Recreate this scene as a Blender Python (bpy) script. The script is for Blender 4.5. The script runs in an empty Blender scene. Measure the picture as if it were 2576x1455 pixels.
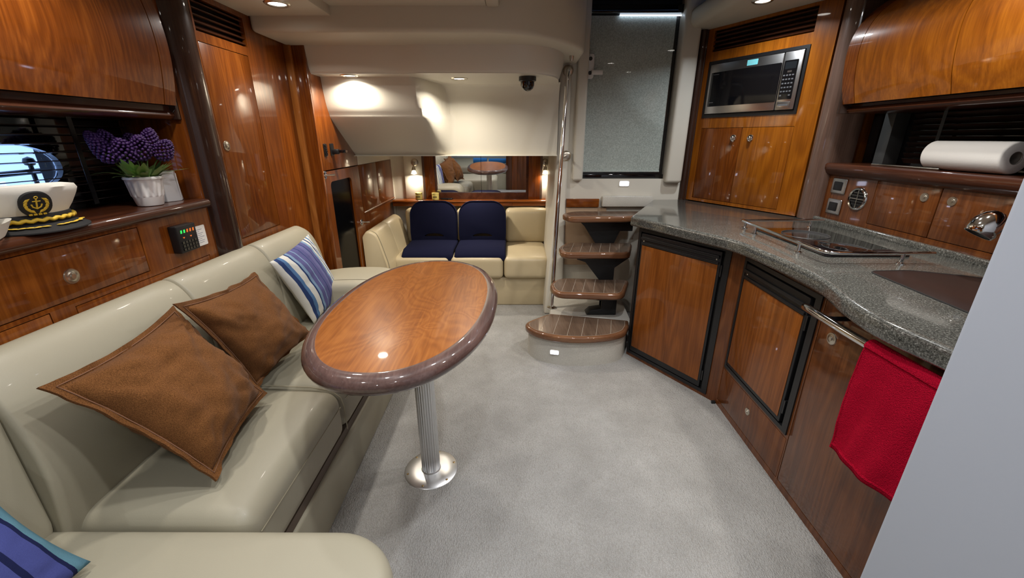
import bpy, bmesh, math, random
from mathutils import Vector, Matrix, noise
from mathutils.geometry import tessellate_polygon

random.seed(7)
scene = bpy.context.scene
COL = scene.collection
PI = math.pi

# ------------------------------------------------------------------ camera
CAM_H = 1.33
cam_d = bpy.data.cameras.new('camera')
cam = bpy.data.objects.new('camera', cam_d)
COL.objects.link(cam)
cam.location = (0, 0, CAM_H)
cam.rotation_euler = (math.radians(90 - 20.05), 0, 0)
cam_d.sensor_width = 36.0
cam_d.lens = 36.0 * 1047.0 / 2576.0
cam_d.clip_start = 0.02
scene.camera = cam

# ------------------------------------------------------------------ world, exposure
world = bpy.data.worlds.new('world')
scene.world = world
world.use_nodes = True
wb = world.node_tree.nodes['Background']
wb.inputs[0].default_value = (0.30, 0.50, 1.0, 1)
wb.inputs[1].default_value = 2.2
vs = scene.view_settings
vs.view_transform = 'Standard'
vs.look = 'None'
vs.gamma = 1.0
vs.use_curve_mapping = False
vs.exposure = 0.0
scene.cycles.sample_clamp_indirect = 6.0
scene.cycles.max_bounces = 8
scene.cycles.caustics_reflective = False
scene.cycles.caustics_refractive = False

WARM = (1.0, 0.86, 0.68)
NEUT = (1.0, 0.95, 0.89)
WARMN = (1.0, 0.91, 0.77)
COOL = (0.90, 0.95, 1.0)
DAYL = (0.97, 0.98, 1.0)

def area_light(name, loc, power, color, size=0.07, rot=(0, 0, 0), spread=150, parent=None):
    ld = bpy.data.lights.new(name, 'AREA')
    ld.shape = 'DISK'
    ld.size = size
    ld.energy = power
    ld.color = color
    ld.spread = math.radians(spread)
    o = bpy.data.objects.new(name, ld)
    COL.objects.link(o)
    o.location = loc
    o.rotation_euler = rot
    if parent:
        setpar(o, parent)
    return o

# ------------------------------------------------------------------ object helpers
PLOC = {}

def setpar(o, parent):
    o.parent = parent
    if parent.type == 'EMPTY':
        o.matrix_parent_inverse = Matrix.Translation(-Vector(PLOC[parent.name]))

def tag(o, label=None, cat=None, group=None, kind=None):
    if label: o['label'] = label
    if cat: o['category'] = cat
    if group: o['group'] = group
    if kind: o['kind'] = kind
    return o

def thing(name, label, cat, loc=(0, 0, 0), group=None, kind=None):
    o = bpy.data.objects.new(name, None)
    COL.objects.link(o)
    o.location = loc
    o.empty_display_size = 0.05
    PLOC[o.name] = tuple(loc)
    return tag(o, label, cat, group, kind)

def build(name, verts, faces, mat, parent=None, smooth=False, M=None, mats=None, fmat=None):
    me = bpy.data.meshes.new(name)
    if M is not None:
        verts = [M @ Vector(v) for v in verts]
    me.from_pydata([tuple(v) for v in verts], [], faces)
    me.materials.append(mat)
    for m in (mats or []):
        me.materials.append(m)
    if fmat:
        for p, i in zip(me.polygons, fmat):
            p.material_index = i
    if smooth:
        me.shade_smooth()
    me.update()
    o = bpy.data.objects.new(name, me)
    COL.objects.link(o)
    if parent:
        setpar(o, parent)
    return o

def fix(o, bevel=0, seg=2, angle=50, merge=False, smooth_angle=None):
    """recalculate normals, optionally bevel the sharp edges"""
    bm = bmesh.new()
    bm.from_mesh(o.data)
    if merge:
        bmesh.ops.remove_doubles(bm, verts=bm.verts, dist=1e-5)
    bmesh.ops.recalc_face_normals(bm, faces=bm.faces)
    if bevel > 0:
        a = math.radians(angle)
        es = [e for e in bm.edges if len(e.link_faces) == 2 and e.calc_face_angle(0) > a]
        bmesh.ops.bevel(bm, geom=es, offset=bevel, segments=seg, affect='EDGES', profile=0.5, clamp_overlap=True)
    bm.to_mesh(o.data)
    bm.free()
    if smooth_angle:
        o.data.shade_smooth()
        try:
            o.data.set_sharp_from_angle(angle=math.radians(smooth_angle))
        except Exception:
            pass
    o.data.update()
    return o

def box(name, x0, x1, y0, y1, z0, z1, mat, parent=None, bevel=0.0, seg=2, M=None):
    v = [(x0, y0, z0), (x1, y0, z0), (x1, y1, z0), (x0, y1, z0), (x0, y0, z1), (x1, y0, z1), (x1, y1, z1), (x0, y1, z1)]
    f = [(0, 3, 2, 1), (4, 5, 6, 7), (0, 1, 5, 4), (1, 2, 6, 5), (2, 3, 7, 6), (3, 0, 4, 7)]
    o = build(name, v, f, mat, parent, M=M)
    return fix(o, bevel, seg, smooth_angle=40 if bevel else None)

def boxes(name, lst, mat, parent=None, M=None, bevel=0):
    V, F = [], []
    for (x0, x1, y0, y1, z0, z1) in lst:
        b = len(V)
        V += [(x0, y0, z0), (x1, y0, z0), (x1, y1, z0), (x0, y1, z0), (x0, y0, z1), (x1, y0, z1), (x1, y1, z1), (x0, y1, z1)]
        F += [tuple(b + i for i in f) for f in [(0, 3, 2, 1), (4, 5, 6, 7), (0, 1, 5, 4), (1, 2, 6, 5), (2, 3, 7, 6), (3, 0, 4, 7)]]
    o = build(name, V, F, mat, parent, M=M)
    return fix(o, bevel, 2)

def plate(name, outline, t0, t1, mat, parent=None, holes=(), bevel=0, seg=2, M=None, smooth_angle=35, angle=50):
    """polygon in local xy (with holes) extruded in local z from t0 to t1"""
    loops = [list(outline)] + [list(h) for h in holes]
    flat = [p for l in loops for p in l]
    tris = tessellate_polygon([[Vector((p[0], p[1], 0)) for p in l] for l in loops])
    n = len(flat)
    V = [(p[0], p[1], t0) for p in flat] + [(p[0], p[1], t1) for p in flat]
    if holes:
        F = [tuple(t) for t in tris] + [tuple(n + i for i in t) for t in tris]
    else:
        F = [tuple(range(n)), tuple(range(n, 2 * n))]
    b = 0
    for l in loops:
        k = len(l)
        for i in range(k):
            j = (i + 1) % k
            F.append((b + i, b + j, n + b + j, n + b + i))
        b += k
    o = build(name, V, F, mat, parent, M=M)
    return fix(o, bevel, seg, angle, smooth_angle=smooth_angle)

def grid(name, rows, mat, parent=None, M=None, close_u=False, close_v=False, cap=False, smooth=True):
    """rows: list of equal-length lists of points"""
    nu, nv = len(rows), len(rows[0])
    V = [p for r in rows for p in r]
    F = []
    for i in range(nu if close_u else nu - 1):
        for j in range(nv if close_v else nv - 1):
            a, b = i, (i + 1) % nu
            c, d = j, (j + 1) % nv
            F.append((a * nv + c, a * nv + d, b * nv + d, b * nv + c))
    if cap:
        F.append(tuple(range(nv))[::-1])
        F.append(tuple((nu - 1) * nv + j for j in range(nv)))
    o = build(name, V, F, mat, parent, M=M)
    fix(o)
    if smooth:
        o.data.shade_smooth()
        o.data.set_sharp_from_angle(angle=math.radians(48))
    return o

def smooth_path(pts, n=8):
    """Catmull-Rom through points"""
    P = [Vector(p) for p in pts]
    P = [P[0] * 2 - P[1]] + P + [P[-1] * 2 - P[-2]]
    out = []
    for i in range(1, len(P) - 2):
        for k in range(n):
            t = k / n
            a, b, c, d = P[i - 1], P[i], P[i + 1], P[i + 2]
            out.append(0.5 * ((2 * b) + (c - a) * t + (2 * a - 5 * b + 4 * c - d) * t * t + (3 * b - a - 3 * c + d) * t ** 3))
    out.append(P[-2])
    return out

def tube(name, pts, r, mat, parent=None, segs=12, M=None, closed=False, cap=True):
    P = [Vector(p) for p in pts]
    rows = []
    n = len(P)
    up = None
    for i in range(n):
        if closed:
            d = (P[(i + 1) % n] - P[i - 1]).normalized()
        else:
            d = (P[min(i + 1, n - 1)] - P[max(i - 1, 0)]).normalized()
        if up is None:
            up = Vector((0, 0, 1)) if abs(d.z) < 0.9 else Vector((1, 0, 0))
        s = d.cross(up).normalized()
        up = s.cross(d).normalized()
        rr = r[i] if isinstance(r, (list, tuple)) else r
        rows.append([P[i] + (s * math.cos(2 * PI * k / segs) + up * math.sin(2 * PI * k / segs)) * rr for k in range(segs)])
    return grid(name, rows, mat, parent, M=M, close_u=closed, close_v=True, cap=cap and not closed)

def lathe(name, prof, mat, parent=None, segs=32, M=None, sx=1, sy=1):
    rows = []
    for (r, z) in prof:
        rr = max(r, 1e-5)
        rows.append([(rr * sx * math.cos(2 * PI * k / segs), rr * sy * math.sin(2 * PI * k / segs), z) for k in range(segs)])
    o = grid(name, rows, mat, parent, M=M, close_v=True)
    return o

def rbox_pts(h, r, k=4, mid=6, puff=(0, 0, 0)):
    """verts, faces of a rounded box (half sizes h, radius r); puff swells each pair of faces"""
    def axis(hh):
        rr = min(r, hh * 0.98)
        a = [-hh + rr * (1 - math.cos(PI / 2 * i / k)) for i in range(k)]
        m = [-hh + rr + (2 * hh - 2 * rr) * i / mid for i in range(mid + 1)]
        return a + m + [-x for x in reversed(a)]
    ax = [axis(x) for x in h]
    V, F, idx = [], [], {}
    def vid(p):
        key = tuple(round(c, 6) for c in p)
        if key not in idx:
            idx[key] = len(V)
            q = []
            inn = [max(-(hh - min(r, hh * .98)), min(hh - min(r, hh * .98), c)) for c, hh in zip(p, h)]
            dv = Vector([c - i for c, i in zip(p, inn)])
            if dv.length > 1e-9:
                dv = dv.normalized() * r
                dv = Vector([max(-min(r, hh * .98), min(min(r, hh * .98), c)) for c, hh in zip(dv, h)])
            w = Vector(inn) + dv
            n = [max(-1, min(1, c / hh)) for c, hh in zip(p, h)]
            for a in range(3):
                b, c = (a + 1) % 3, (a + 2) % 3
                w[a] += puff[a] * n[a] * (1 - n[b] ** 2) * (1 - n[c] ** 2)
            V.append(w)
        return idx[key]
    for a in range(3):
        b, c = (a + 1) % 3, (a + 2) % 3
        for sgn in (-1, 1):
            for i in range(len(ax[b]) - 1):
                for j in range(len(ax[c]) - 1):
                    q = []
                    for (ii, jj) in ((i, j), (i + 1, j), (i + 1, j + 1), (i, j + 1)):
                        p = [0, 0, 0]
                        p[a] = sgn * h[a]; p[b] = ax[b][ii]; p[c] = ax[c][jj]
                        q.append(vid(p))
                    if len(set(q)) >= 3:
                        F.append(tuple(q if sgn > 0 else q[::-1]))
    return V, F

def cushion(name, x0, x1, y0, y1, z0, z1, mat, parent=None, r=0.03, puff=(0, 0, 0), M=None, k=4, mid=6, warp=None):
    h = ((x1 - x0) / 2, (y1 - y0) / 2, (z1 - z0) / 2)
    c = Vector(((x0 + x1) / 2, (y0 + y1) / 2, (z0 + z1) / 2))
    V, F = rbox_pts(h, r, k, mid, puff)
    V = [v + c for v in V]
    if warp:
        V = [warp(v) for v in V]
    return build(name, V, F, mat, parent, smooth=True, M=M)

def frame(o, u, n):
    """matrix: local x along u, local y along up, local z along n (outward)"""
    u = Vector(u).normalized(); n = Vector(n).normalized(); z = Vector((0, 0, 1))
    M = Matrix.Identity(4)
    for i in range(3):
        M[i][0] = u[i]; M[i][1] = z[i]; M[i][2] = n[i]; M[i][3] = o[i]
    return M

def face_holes(name, u0, u1, v0, v1, holes, t, mat, parent, M):
    """rectangular board (local xy, front at z=0, back at -t) with rectangular holes, one mesh"""
    us = sorted(set([u0, u1] + [h[0] for h in holes] + [h[1] for h in holes]))
    vz = sorted(set([v0, v1] + [h[2] for h in holes] + [h[3] for h in holes]))
    us = [u for u in us if u0 <= u <= u1]; vz = [v for v in vz if v0 <= v <= v1]
    def solid(i, j):
        if i < 0 or j < 0 or i >= len(us) - 1 or j >= len(vz) - 1: return False
        cu, cv = (us[i] + us[i + 1]) / 2, (vz[j] + vz[j + 1]) / 2
        return not any(h[0] < cu < h[1] and h[2] < cv < h[3] for h in holes)
    V, F = [], []
    def quad(*ps):
        b = len(V); V.extend(ps); F.append((b, b + 1, b + 2, b + 3))
    for i in range(len(us) - 1):
        for j in range(len(vz) - 1):
            if not solid(i, j): continue
            a, b, c, d = us[i], us[i + 1], vz[j], vz[j + 1]
            quad((a, c, 0), (b, c, 0), (b, d, 0), (a, d, 0))
            quad((a, c, -t), (a, d, -t), (b, d, -t), (b, c, -t))
            if not solid(i - 1, j): quad((a, c, 0), (a, d, 0), (a, d, -t), (a, c, -t))
            if not solid(i + 1, j): quad((b, c, 0), (b, c, -t), (b, d, -t), (b, d, 0))
            if not solid(i, j - 1): quad((a, c, 0), (a, c, -t), (b, c, -t), (b, c, 0))
            if not solid(i, j + 1): quad((a, d, 0), (b, d, 0), (b, d, -t), (a, d, -t))
    o = build(name, V, F, mat, parent, M=M)
    return fix(o, merge=True)

def rect_pts(x0, x1, y0, y1, r, n=5):
    out = []
    for (cx, cy, a0) in ((x1 - r, y1 - r, 0), (x0 + r, y1 - r, PI / 2), (x0 + r, y0 + r, PI), (x1 - r, y0 + r, 1.5 * PI)):
        for i in range(n + 1):
            a = a0 + PI / 2 * i / n
            out.append((cx + r * math.cos(a), cy + r * math.sin(a)))
    return out

def ell_pts(cx, cy, a, b, n=48, e=2.0, rot=0):
    out = []
    for i in range(n):
        t = 2 * PI * i / n
        c, s = math.cos(t), math.sin(t)
        x = a * math.copysign(abs(c) ** (2 / e), c); y = b * math.copysign(abs(s) ** (2 / e), s)
        out.append((cx + x * math.cos(rot) - y * math.sin(rot), cy + x * math.sin(rot) + y * math.cos(rot)))
    return out

# ------------------------------------------------------------------ materials
def newmat(name):
    m = bpy.data.materials.new(name)
    m.use_nodes = True
    nt = m.node_tree
    return m, nt, nt.nodes['Principled BSDF']

def N(nt, typ, **kw):
    n = nt.nodes.new(typ)
    for k, v in kw.items():
        setattr(n, k, v)
    return n

def L(nt, a, b):
    nt.links.new(a, b)

def coords(nt, scale=(1, 1, 1), rot=(0, 0, 0)):
    tc = N(nt, 'ShaderNodeTexCoord')
    mp = N(nt, 'ShaderNodeMapping')
    mp.inputs['Scale'].default_value = scale
    mp.inputs['Rotation'].default_value = rot
    L(nt, tc.outputs['Object'], mp.inputs['Vector'])
    return mp.outputs['Vector']

def ramp(nt, fac, stops):
    r = N(nt, 'ShaderNodeValToRGB')
    e = r.color_ramp.elements
    while len(e) < len(stops):
        e.new(0.5)
    for i, (p, c) in enumerate(stops):
        e[i].position = p
        e[i].color = (c[0], c[1], c[2], 1)
    L(nt, fac, r.inputs[0])
    return r.outputs[0]

def noisetex(nt, vec, scale, detail=2, rough=.5, dist=0):
    n = N(nt, 'ShaderNodeTexNoise')
    n.inputs['Scale'].default_value = scale
    n.inputs['Detail'].default_value = detail
    n.inputs['Roughness'].default_value = rough
    n.inputs['Distortion'].default_value = dist
    L(nt, vec, n.inputs['Vector'])
    return n.outputs['Fac']

def math_(nt, op, a, b=None, c=None):
    n = N(nt, 'ShaderNodeMath', operation=op)
    for i, v in enumerate((a, b, c)):
        if v is None: continue
        if isinstance(v, (int, float)): n.inputs[i].default_value = v
        else: L(nt, v, n.inputs[i])
    return n.outputs[0]

def mixc(nt, fac, a, b, typ='MIX'):
    n = N(nt, 'ShaderNodeMix', data_type='RGBA', blend_type=typ)
    ins = [n.inputs[0], n.inputs[6], n.inputs[7]]
    for s, v in zip(ins, (fac, a, b)):
        if isinstance(v, (int, float)): s.default_value = v
        elif isinstance(v, tuple): s.default_value = (v[0], v[1], v[2], 1)
        else: L(nt, v, s)
    return n.outputs[2]

def bump(nt, bs, h, strength=.3, dist=.002):
    b = N(nt, 'ShaderNodeBump')
    b.inputs['Strength'].default_value = strength
    b.inputs['Distance'].default_value = dist
    L(nt, h, b.inputs['Height'])
    L(nt, b.outputs[0], bs.inputs['Normal'])

def plain(name, col, rough=.5, metal=0, coat=0, spec=.5, bumpsc=0, bumpst=.2, bumpd=.001, sheen=0):
    m, nt, bs = newmat(name)
    bs.inputs['Base Color'].default_value = (*col, 1)
    bs.inputs['Roughness'].default_value = rough
    bs.inputs['Metallic'].default_value = metal
    bs.inputs['Coat Weight'].default_value = coat
    bs.inputs['Coat Roughness'].default_value = .04
    bs.inputs['Specular IOR Level'].default_value = spec
    bs.inputs['Sheen Weight'].default_value = sheen
    if bumpsc:
        bump(nt, bs, noisetex(nt, coords(nt), bumpsc, 3), bumpst, bumpd)
    return m

def wood(name, light, mid, dark, axis='Z', fig=1.0, coat=.65, rough=.32, contour=22, off=(0, 0, 0), iso=False):
    m, nt, bs = newmat(name)
    al, ac = (2.2 * fig, 4.6 * fig) if iso else (0.42 * fig, 4.2 * fig)
    sc = {'X': (al, ac, ac), 'Y': (ac, al, ac), 'Z': (ac, ac, al)}[axis]
    v = coords(nt, sc)
    va = N(nt, 'ShaderNodeVectorMath', operation='ADD'); L(nt, v, va.inputs[0]); va.inputs[1].default_value = off
    f1 = noisetex(nt, va.outputs[0], 1.3, 2.5, .42, .9 if iso else .12)
    w = math_(nt, 'SINE', math_(nt, 'MULTIPLY', f1, contour * 6.5))
    w = math_(nt, 'MULTIPLY_ADD', w, .5, .5)
    fs = {'X': (6, 160, 160), 'Y': (160, 6, 160), 'Z': (160, 160, 6)}[axis]
    fib = noisetex(nt, coords(nt, fs), 1.0, 3, .6)
    fs2 = {'X': (1.2, 14, 14), 'Y': (14, 1.2, 14), 'Z': (14, 14, 1.2)}[axis]
    band = noisetex(nt, coords(nt, fs2), 1.0, 2, .5)
    t = math_(nt, 'ADD', math_(nt, 'MULTIPLY', w, .15), math_(nt, 'ADD', math_(nt, 'MULTIPLY', fib, .55), math_(nt, 'MULTIPLY', band, .42)))
    c = ramp(nt, t, [(.22, dark), (.54, mid), (.88, light)])
    L(nt, c, bs.inputs['Base Color'])
    bs.inputs['Roughness'].default_value = rough
    bs.inputs['Coat Weight'].default_value = coat
    bs.inputs['Coat Roughness'].default_value = .04
    bs.inputs['Specular IOR Level'].default_value = .15
    return m

MT = {}
CH = ((.275, .080, .010), (.155, .038, .0042), (.066, .014, .002))
MT['wood'] = wood('cherry_wood', *CH)
MT['wood_b'] = wood('cherry_wood_matched', (.27, .080, .010), (.152, .038, .0042), (.068, .0145, .002), off=(3.1, 7.7, 1.3))
MT['wood_y'] = wood('cherry_wood_lengthwise', *CH, axis='Y')
MT['wood_x'] = wood('cherry_wood_crosswise', *CH, axis='X')
MT['wood_gold'] = wood('golden_cherry_wood', (.40, .132, .009), (.245, .070, .0045), (.12, .030, .003), contour=14, off=(1.5, 2.5, 9.1))
MT['edge'] = wood('light_edge_wood', (.50, .20, .045), (.34, .115, .022), (.2, .06, .012))
MT['galley'] = wood('galley_wood', (.20, .066, .016), (.112, .033, .008), (.052, .014, .004), contour=16, coat=.7, off=(5, 2, 0))
MT['pillar'] = wood('dark_pillar_wood', (.062, .030, .019), (.032, .014, .009), (.013, .006, .004), contour=4)
MT['pillar_g'] = wood('grey_brown_pillar_wood', (.20, .125, .095), (.125, .075, .056), (.06, .035, .026), contour=4)
MT['dark'] = wood('dark_trim_wood', (.11, .036, .015), (.06, .018, .008), (.022, .007, .004), axis='Y', contour=6)
MT['tabletop'] = wood('table_veneer', (.36, .130, .028), (.245, .077, .014), (.135, .036, .007), axis='Y', fig=1.0, coat=.12, rough=.30, contour=12, iso=True)
MT['tablerim'] = wood('table_rim_wood', (.17, .105, .090), (.10, .058, .050), (.05, .028, .025), axis='Y', coat=1.0, contour=4)
MT['teak'] = wood('tread_wood', (.20, .135, .095), (.115, .075, .052), (.055, .034, .024), axis='Y', coat=.5, contour=6)
MT['teak_edge'] = wood('tread_edge_wood', (.24, .115, .055), (.15, .065, .030), (.07, .028, .013), axis='X', coat=.9, contour=5)
MT['recess'] = plain('dark_gap', (.006, .004, .003), .8)
MT['chrome'] = plain('chrome', (.78, .78, .78), .07, 1)
MT['nickel'] = plain('brushed_nickel', (.62, .57, .48), .28, 1)
MT['steel'] = plain('brushed_steel', (.55, .54, .53), .27, 1)
MT['alu'] = plain('satin_aluminium', (.72, .72, .72), .32, 1)
MT['black'] = plain('black_plastic', (.008, .008, .009), .35)
MT['blackgloss'] = plain('black_gloss', (.004, .004, .005), .06, coat=.5)
MT['inset'] = plain('black_inset', (.002, .002, .002), .15, spec=.08)
MT['blackmetal'] = plain('black_painted_metal', (.010, .011, .012), .5)
MT['white'] = plain('white_gelcoat', (.66, .63, .55), .42, bumpsc=380, bumpst=.05)
MT['ceil'] = plain('cream_headliner', (.60, .56, .46), .62, bumpsc=300, bumpst=.12)
MT['liner'] = plain('cream_moulded_liner', (.70, .665, .575), .38, bumpsc=60, bumpst=.03, coat=.15)
MT['coolwhite'] = plain('white_painted_panel', (.43, .465, .53), .55)
MT['leather'] = plain('cream_leather', (.345, .315, .232), .47, bumpsc=420, bumpst=.16, bumpd=.0012, coat=.03)
MT['leather_w'] = plain('tan_leather', (.52, .43, .27), .40, bumpsc=420, bumpst=.16, bumpd=.0012, coat=.08)
MT['stitch'] = plain('stitch_thread', (.33, .29, .20), .8)
MT['sofaband'] = plain('brown_sofa_band', (.11, .08, .058), .6)
MT['navy'] = plain('navy_fabric', (.0085, .0095, .028), .95, bumpsc=900, bumpst=.5, spec=.08)
MT['candle'] = plain('yellow_wax_tin', (.52, .42, .12), .5)
MT['paper'] = plain('white_paper', (.82, .80, .76), .85, bumpsc=160, bumpst=.25, bumpd=.0015)
MT['pot'] = plain('white_ceramic', (.80, .79, .78), .25, coat=.4)
MT['leaf'] = plain('green_leaf', (.20, .33, .09), .5)
MT['stem'] = plain('green_stem', (.08, .13, .03), .6)
MT['bloom'] = plain('purple_bloom', (.040, .010, .085), .45)
MT['bloom2'] = plain('violet_bloom', (.060, .020, .14), .45)
MT['capwhite'] = plain('white_cap_cloth', (.74, .71, .64), .85, bumpsc=900, bumpst=.2)
MT['capblack'] = plain('black_cap_cloth', (.010, .010, .011), .7, bumpsc=800, bumpst=.2)
MT['gold'] = plain('gold_thread', (.72, .47, .04), .5, bumpsc=700, bumpst=.4)
MT['red'] = plain('red_terry', (.52, .005, .030), .95, bumpsc=380, bumpst=1.0, bumpd=.010, spec=.05)
MT['blue'] = plain('blue_terry', (.02, .16, .48), .95, bumpsc=300, bumpst=.8, bumpd=.004)
MT['sinkbrown'] = plain('dark_brown_sink', (.026, .015, .013), .30, spec=.25)
MT['navygrey'] = plain('slate_blue_cloth', (.09, .10, .17), .9)

def glassmat(name, tint=(1, 1, 1), refl=1.0):
    m, nt, bs = newmat(name)
    nt.nodes.remove(bs)
    out = nt.nodes['Material Output']
    tr = N(nt, 'ShaderNodeBsdfTransparent'); tr.inputs[0].default_value = (*tint, 1)
    gl = N(nt, 'ShaderNodeBsdfGlossy'); gl.inputs['Roughness'].default_value = .01
    fr = N(nt, 'ShaderNodeFresnel'); fr.inputs['IOR'].default_value = 1.45
    mx = N(nt, 'ShaderNodeMixShader')
    L(nt, math_(nt, 'MULTIPLY', fr.outputs[0], refl), mx.inputs[0]); L(nt, tr.outputs[0], mx.inputs[1]); L(nt, gl.outputs[0], mx.inputs[2])
    L(nt, mx.outputs[0], out.inputs['Surface'])
    return m
MT['glass'] = glassmat('clear_glass', refl=.45)
MT['smoke'] = glassmat('smoked_glass', (.35, .35, .36))

def mirror_mat():
    m, nt, bs = newmat('mirror_silver')
    bs.inputs['Base Color'].default_value = (.80, .80, .80, 1)
    bs.inputs['Metallic'].default_value = 1
    bs.inputs['Roughness'].default_value = .012
    return m
MT['mirror'] = mirror_mat()

def emit(name, col, s):
    m, nt, bs = newmat(name)
    bs.inputs['Base Color'].default_value = (0, 0, 0, 1)
    bs.inputs['Emission Color'].default_value = (*col, 1)
    bs.inputs['Emission Strength'].default_value = s
    return m
MT['lens'] = emit('downlight_lens', (1, .95, .86), 14)
MT['lens_w'] = emit('sconce_bulb', (1, .86, .62), 5)
MT['led'] = emit('step_led', (.72, .76, 1), 9)
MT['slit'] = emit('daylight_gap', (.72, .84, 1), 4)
MT['lcd'] = emit('cyan_display', (.20, .62, .66), 1.1)
MT['ledgreen'] = emit('green_indicator', (.04, .8, .12), 1.2)
MT['ledamber'] = emit('amber_indicator', (.9, .2, .03), .8)

def carpet():
    m, nt, bs = newmat('grey_carpet')
    v = coords(nt, (1, 1, 1))
    vo = N(nt, 'ShaderNodeTexVoronoi'); vo.inputs['Scale'].default_value = 210
    vs_ = coords(nt, (1.0, .55, 1)); L(nt, vs_, vo.inputs['Vector'])
    n1 = noisetex(nt, v, 420, 3, .7)
    n2 = noisetex(nt, v, 5, 3, .6)
    t = math_(nt, 'ADD', math_(nt, 'MULTIPLY', n1, .75), math_(nt, 'MULTIPLY', n2, .25))
    c = ramp(nt, t, [(.32, (.22, .218, .208)), (.5, (.47, .465, .45)), (.70, (.74, .735, .72))])
    c = mixc(nt, math_(nt, 'MULTIPLY', vo.outputs['Distance'], .6), c, (.30, .28, .25))
    L(nt, c, bs.inputs['Base Color'])
    bs.inputs['Roughness'].default_value = 1
    bs.inputs['Specular IOR Level'].default_value = .05
    h = math_(nt, 'SUBTRACT', n1, math_(nt, 'MULTIPLY', vo.outputs['Distance'], 1.2))
    bump(nt, bs, h, .9, .004)
    return m
MT['carpet'] = carpet()

def granite():
    m, nt, bs = newmat('grey_granite')
    v = coords(nt)
    n1 = noisetex(nt, v, 330, 3, .8)
    n2 = noisetex(nt, v, 170, 2, .6)
    n3 = noisetex(nt, coords(nt, (4, 14, 8), (0, 0, .6)), 1.5, 3, .6)
    t = math_(nt, 'ADD', math_(nt, 'MULTIPLY', n1, .6), math_(nt, 'ADD', math_(nt, 'MULTIPLY', n2, .34), math_(nt, 'MULTIPLY', n3, .06)))
    c = ramp(nt, t, [(.38, (.012, .012, .011)), (.49, (.070, .070, .062)), (.57, (.15, .148, .13)), (.66, (.42, .415, .385))])
    L(nt, c, bs.inputs['Base Color'])
    bs.inputs['Roughness'].default_value = .16
    bs.inputs['Coat Weight'].default_value = .5
    return m
MT['granite'] = granite()

def weave(name, c1, c2, sc=500, rough=.95, sheen=.05, st=.6):
    m, nt, bs = newmat(name)
    v = coords(nt)
    n1 = noisetex(nt, v, sc, 2, .6)
    n2 = noisetex(nt, v, 9, 3, .6)
    c = ramp(nt, math_(nt, 'ADD', math_(nt, 'MULTIPLY', n1, .88), math_(nt, 'MULTIPLY', n2, .12)), [(.35, c1), (.65, c2)])
    L(nt, c, bs.inputs['Base Color'])
    bs.inputs['Roughness'].default_value = rough
    bs.inputs['Sheen Weight'].default_value = sheen
    bs.inputs['Specular IOR Level'].default_value = .1
    bump(nt, bs, n1, st, .002)
    return m
MT['brown'] = weave('brown_canvas', (.090, .035, .010), (.195, .080, .025))
MT['shade'] = weave('grey_blind_fabric', (.40, .46, .43), (.66, .73, .69), 190, .9, 0, .5)
MT['nonskid'] = weave('white_nonskid', (.46, .44, .39), (.62, .60, .54), 300, .6, 0, .6)

def stripes(name, stops, axis_scale=1.0):
    """stripes across the pillow, read from the UV map's u"""
    m, nt, bs = newmat(name)
    uv = N(nt, 'ShaderNodeUVMap')
    sp = N(nt, 'ShaderNodeSeparateXYZ'); L(nt, uv.outputs[0], sp.inputs[0])
    r = N(nt, 'ShaderNodeValToRGB'); r.color_ramp.interpolation = 'CONSTANT'
    e = r.color_ramp.elements
    while len(e) < len(stops): e.new(.5)
    for i, (p, c) in enumerate(stops):
        e[i].position = p; e[i].color = (*c, 1)
    L(nt, sp.outputs[0], r.inputs[0])
    n1 = noisetex(nt, coords(nt), 700, 2)
    c = mixc(nt, .25, r.outputs[0], ramp(nt, n1, [(.3, (.3, .3, .3)), (.7, (1, 1, 1))]), 'MULTIPLY')
    L(nt, c, bs.inputs['Base Color'])
    bs.inputs['Roughness'].default_value = .95
    bs.inputs['Specular IOR Level'].default_value = .1
    bump(nt, bs, n1, .3, .001)
    return m
W_, DB, MB_, LB, PU = (.70, .69, .64), (.030, .055, .16), (.10, .20, .38), (.22, .33, .48), (.115, .115, .27)
MT['stripe'] = stripes('blue_white_stripe', [(0, W_), (.07, DB), (.13, MB_), (.18, W_), (.27, DB), (.30, LB), (.34, PU), (.42, LB), (.44, PU), (.52, DB), (.535, PU), (.60, (.16, .16, .33)), (.66, DB), (.675, PU), (.74, LB), (.78, W_), (.82, DB), (.84, W_), (.88, MB_), (.91, W_), (.95, LB), (.97, W_)])
MT['stripe2'] = stripes('navy_teal_stripe', [(0, (.10, .22, .30)), (.08, (.012, .016, .06)), (.13, (.16, .33, .40)), (.22, (.012, .016, .06)), (.26, (.055, .062, .20)), (.42, (.012, .016, .06)), (.50, (.03, .045, .13)), (.60, (.012, .016, .06)), (.66, (.060, .072, .24)), (.80, (.012, .016, .06)), (.825, (.060, .072, .24)), (.925, (.012, .016, .06)), (.945, (.11, .24, .31))])

# ================================================================== SETTING
def struct(o, label, cat):
    return tag(o, label, cat, kind='structure')

struct(box('floor', -1.5, 1.95, -2.4, 4.1, -.06, 0, MT['carpet']), 'light grey looped carpet covering the cabin floor', 'floor')
struct(box('wall_left', -1.62, -1.5, -2.4, 4.1, 0, 2.2, MT['recess']), 'dark hull side behind the blinds and lockers of the sofa side', 'wall')
struct(box('wall_right', 1.90, 2.0, -2.4, 4.1, 0, 2.2, MT['recess']), 'dark hull side behind the galley lockers', 'wall')
struct(box('wall_forward', -1.5, 1.9, -2.5, -2.4, 0, 2.2, MT['coolwhite']), 'white bulkhead at the forward end behind the berth', 'wall')
struct(box('wall_aft', -1.25, .40, 3.97, 4.07, 0, 2.1, MT['liner']), 'cream wall behind the mirror and wall lamps', 'wall')

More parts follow.
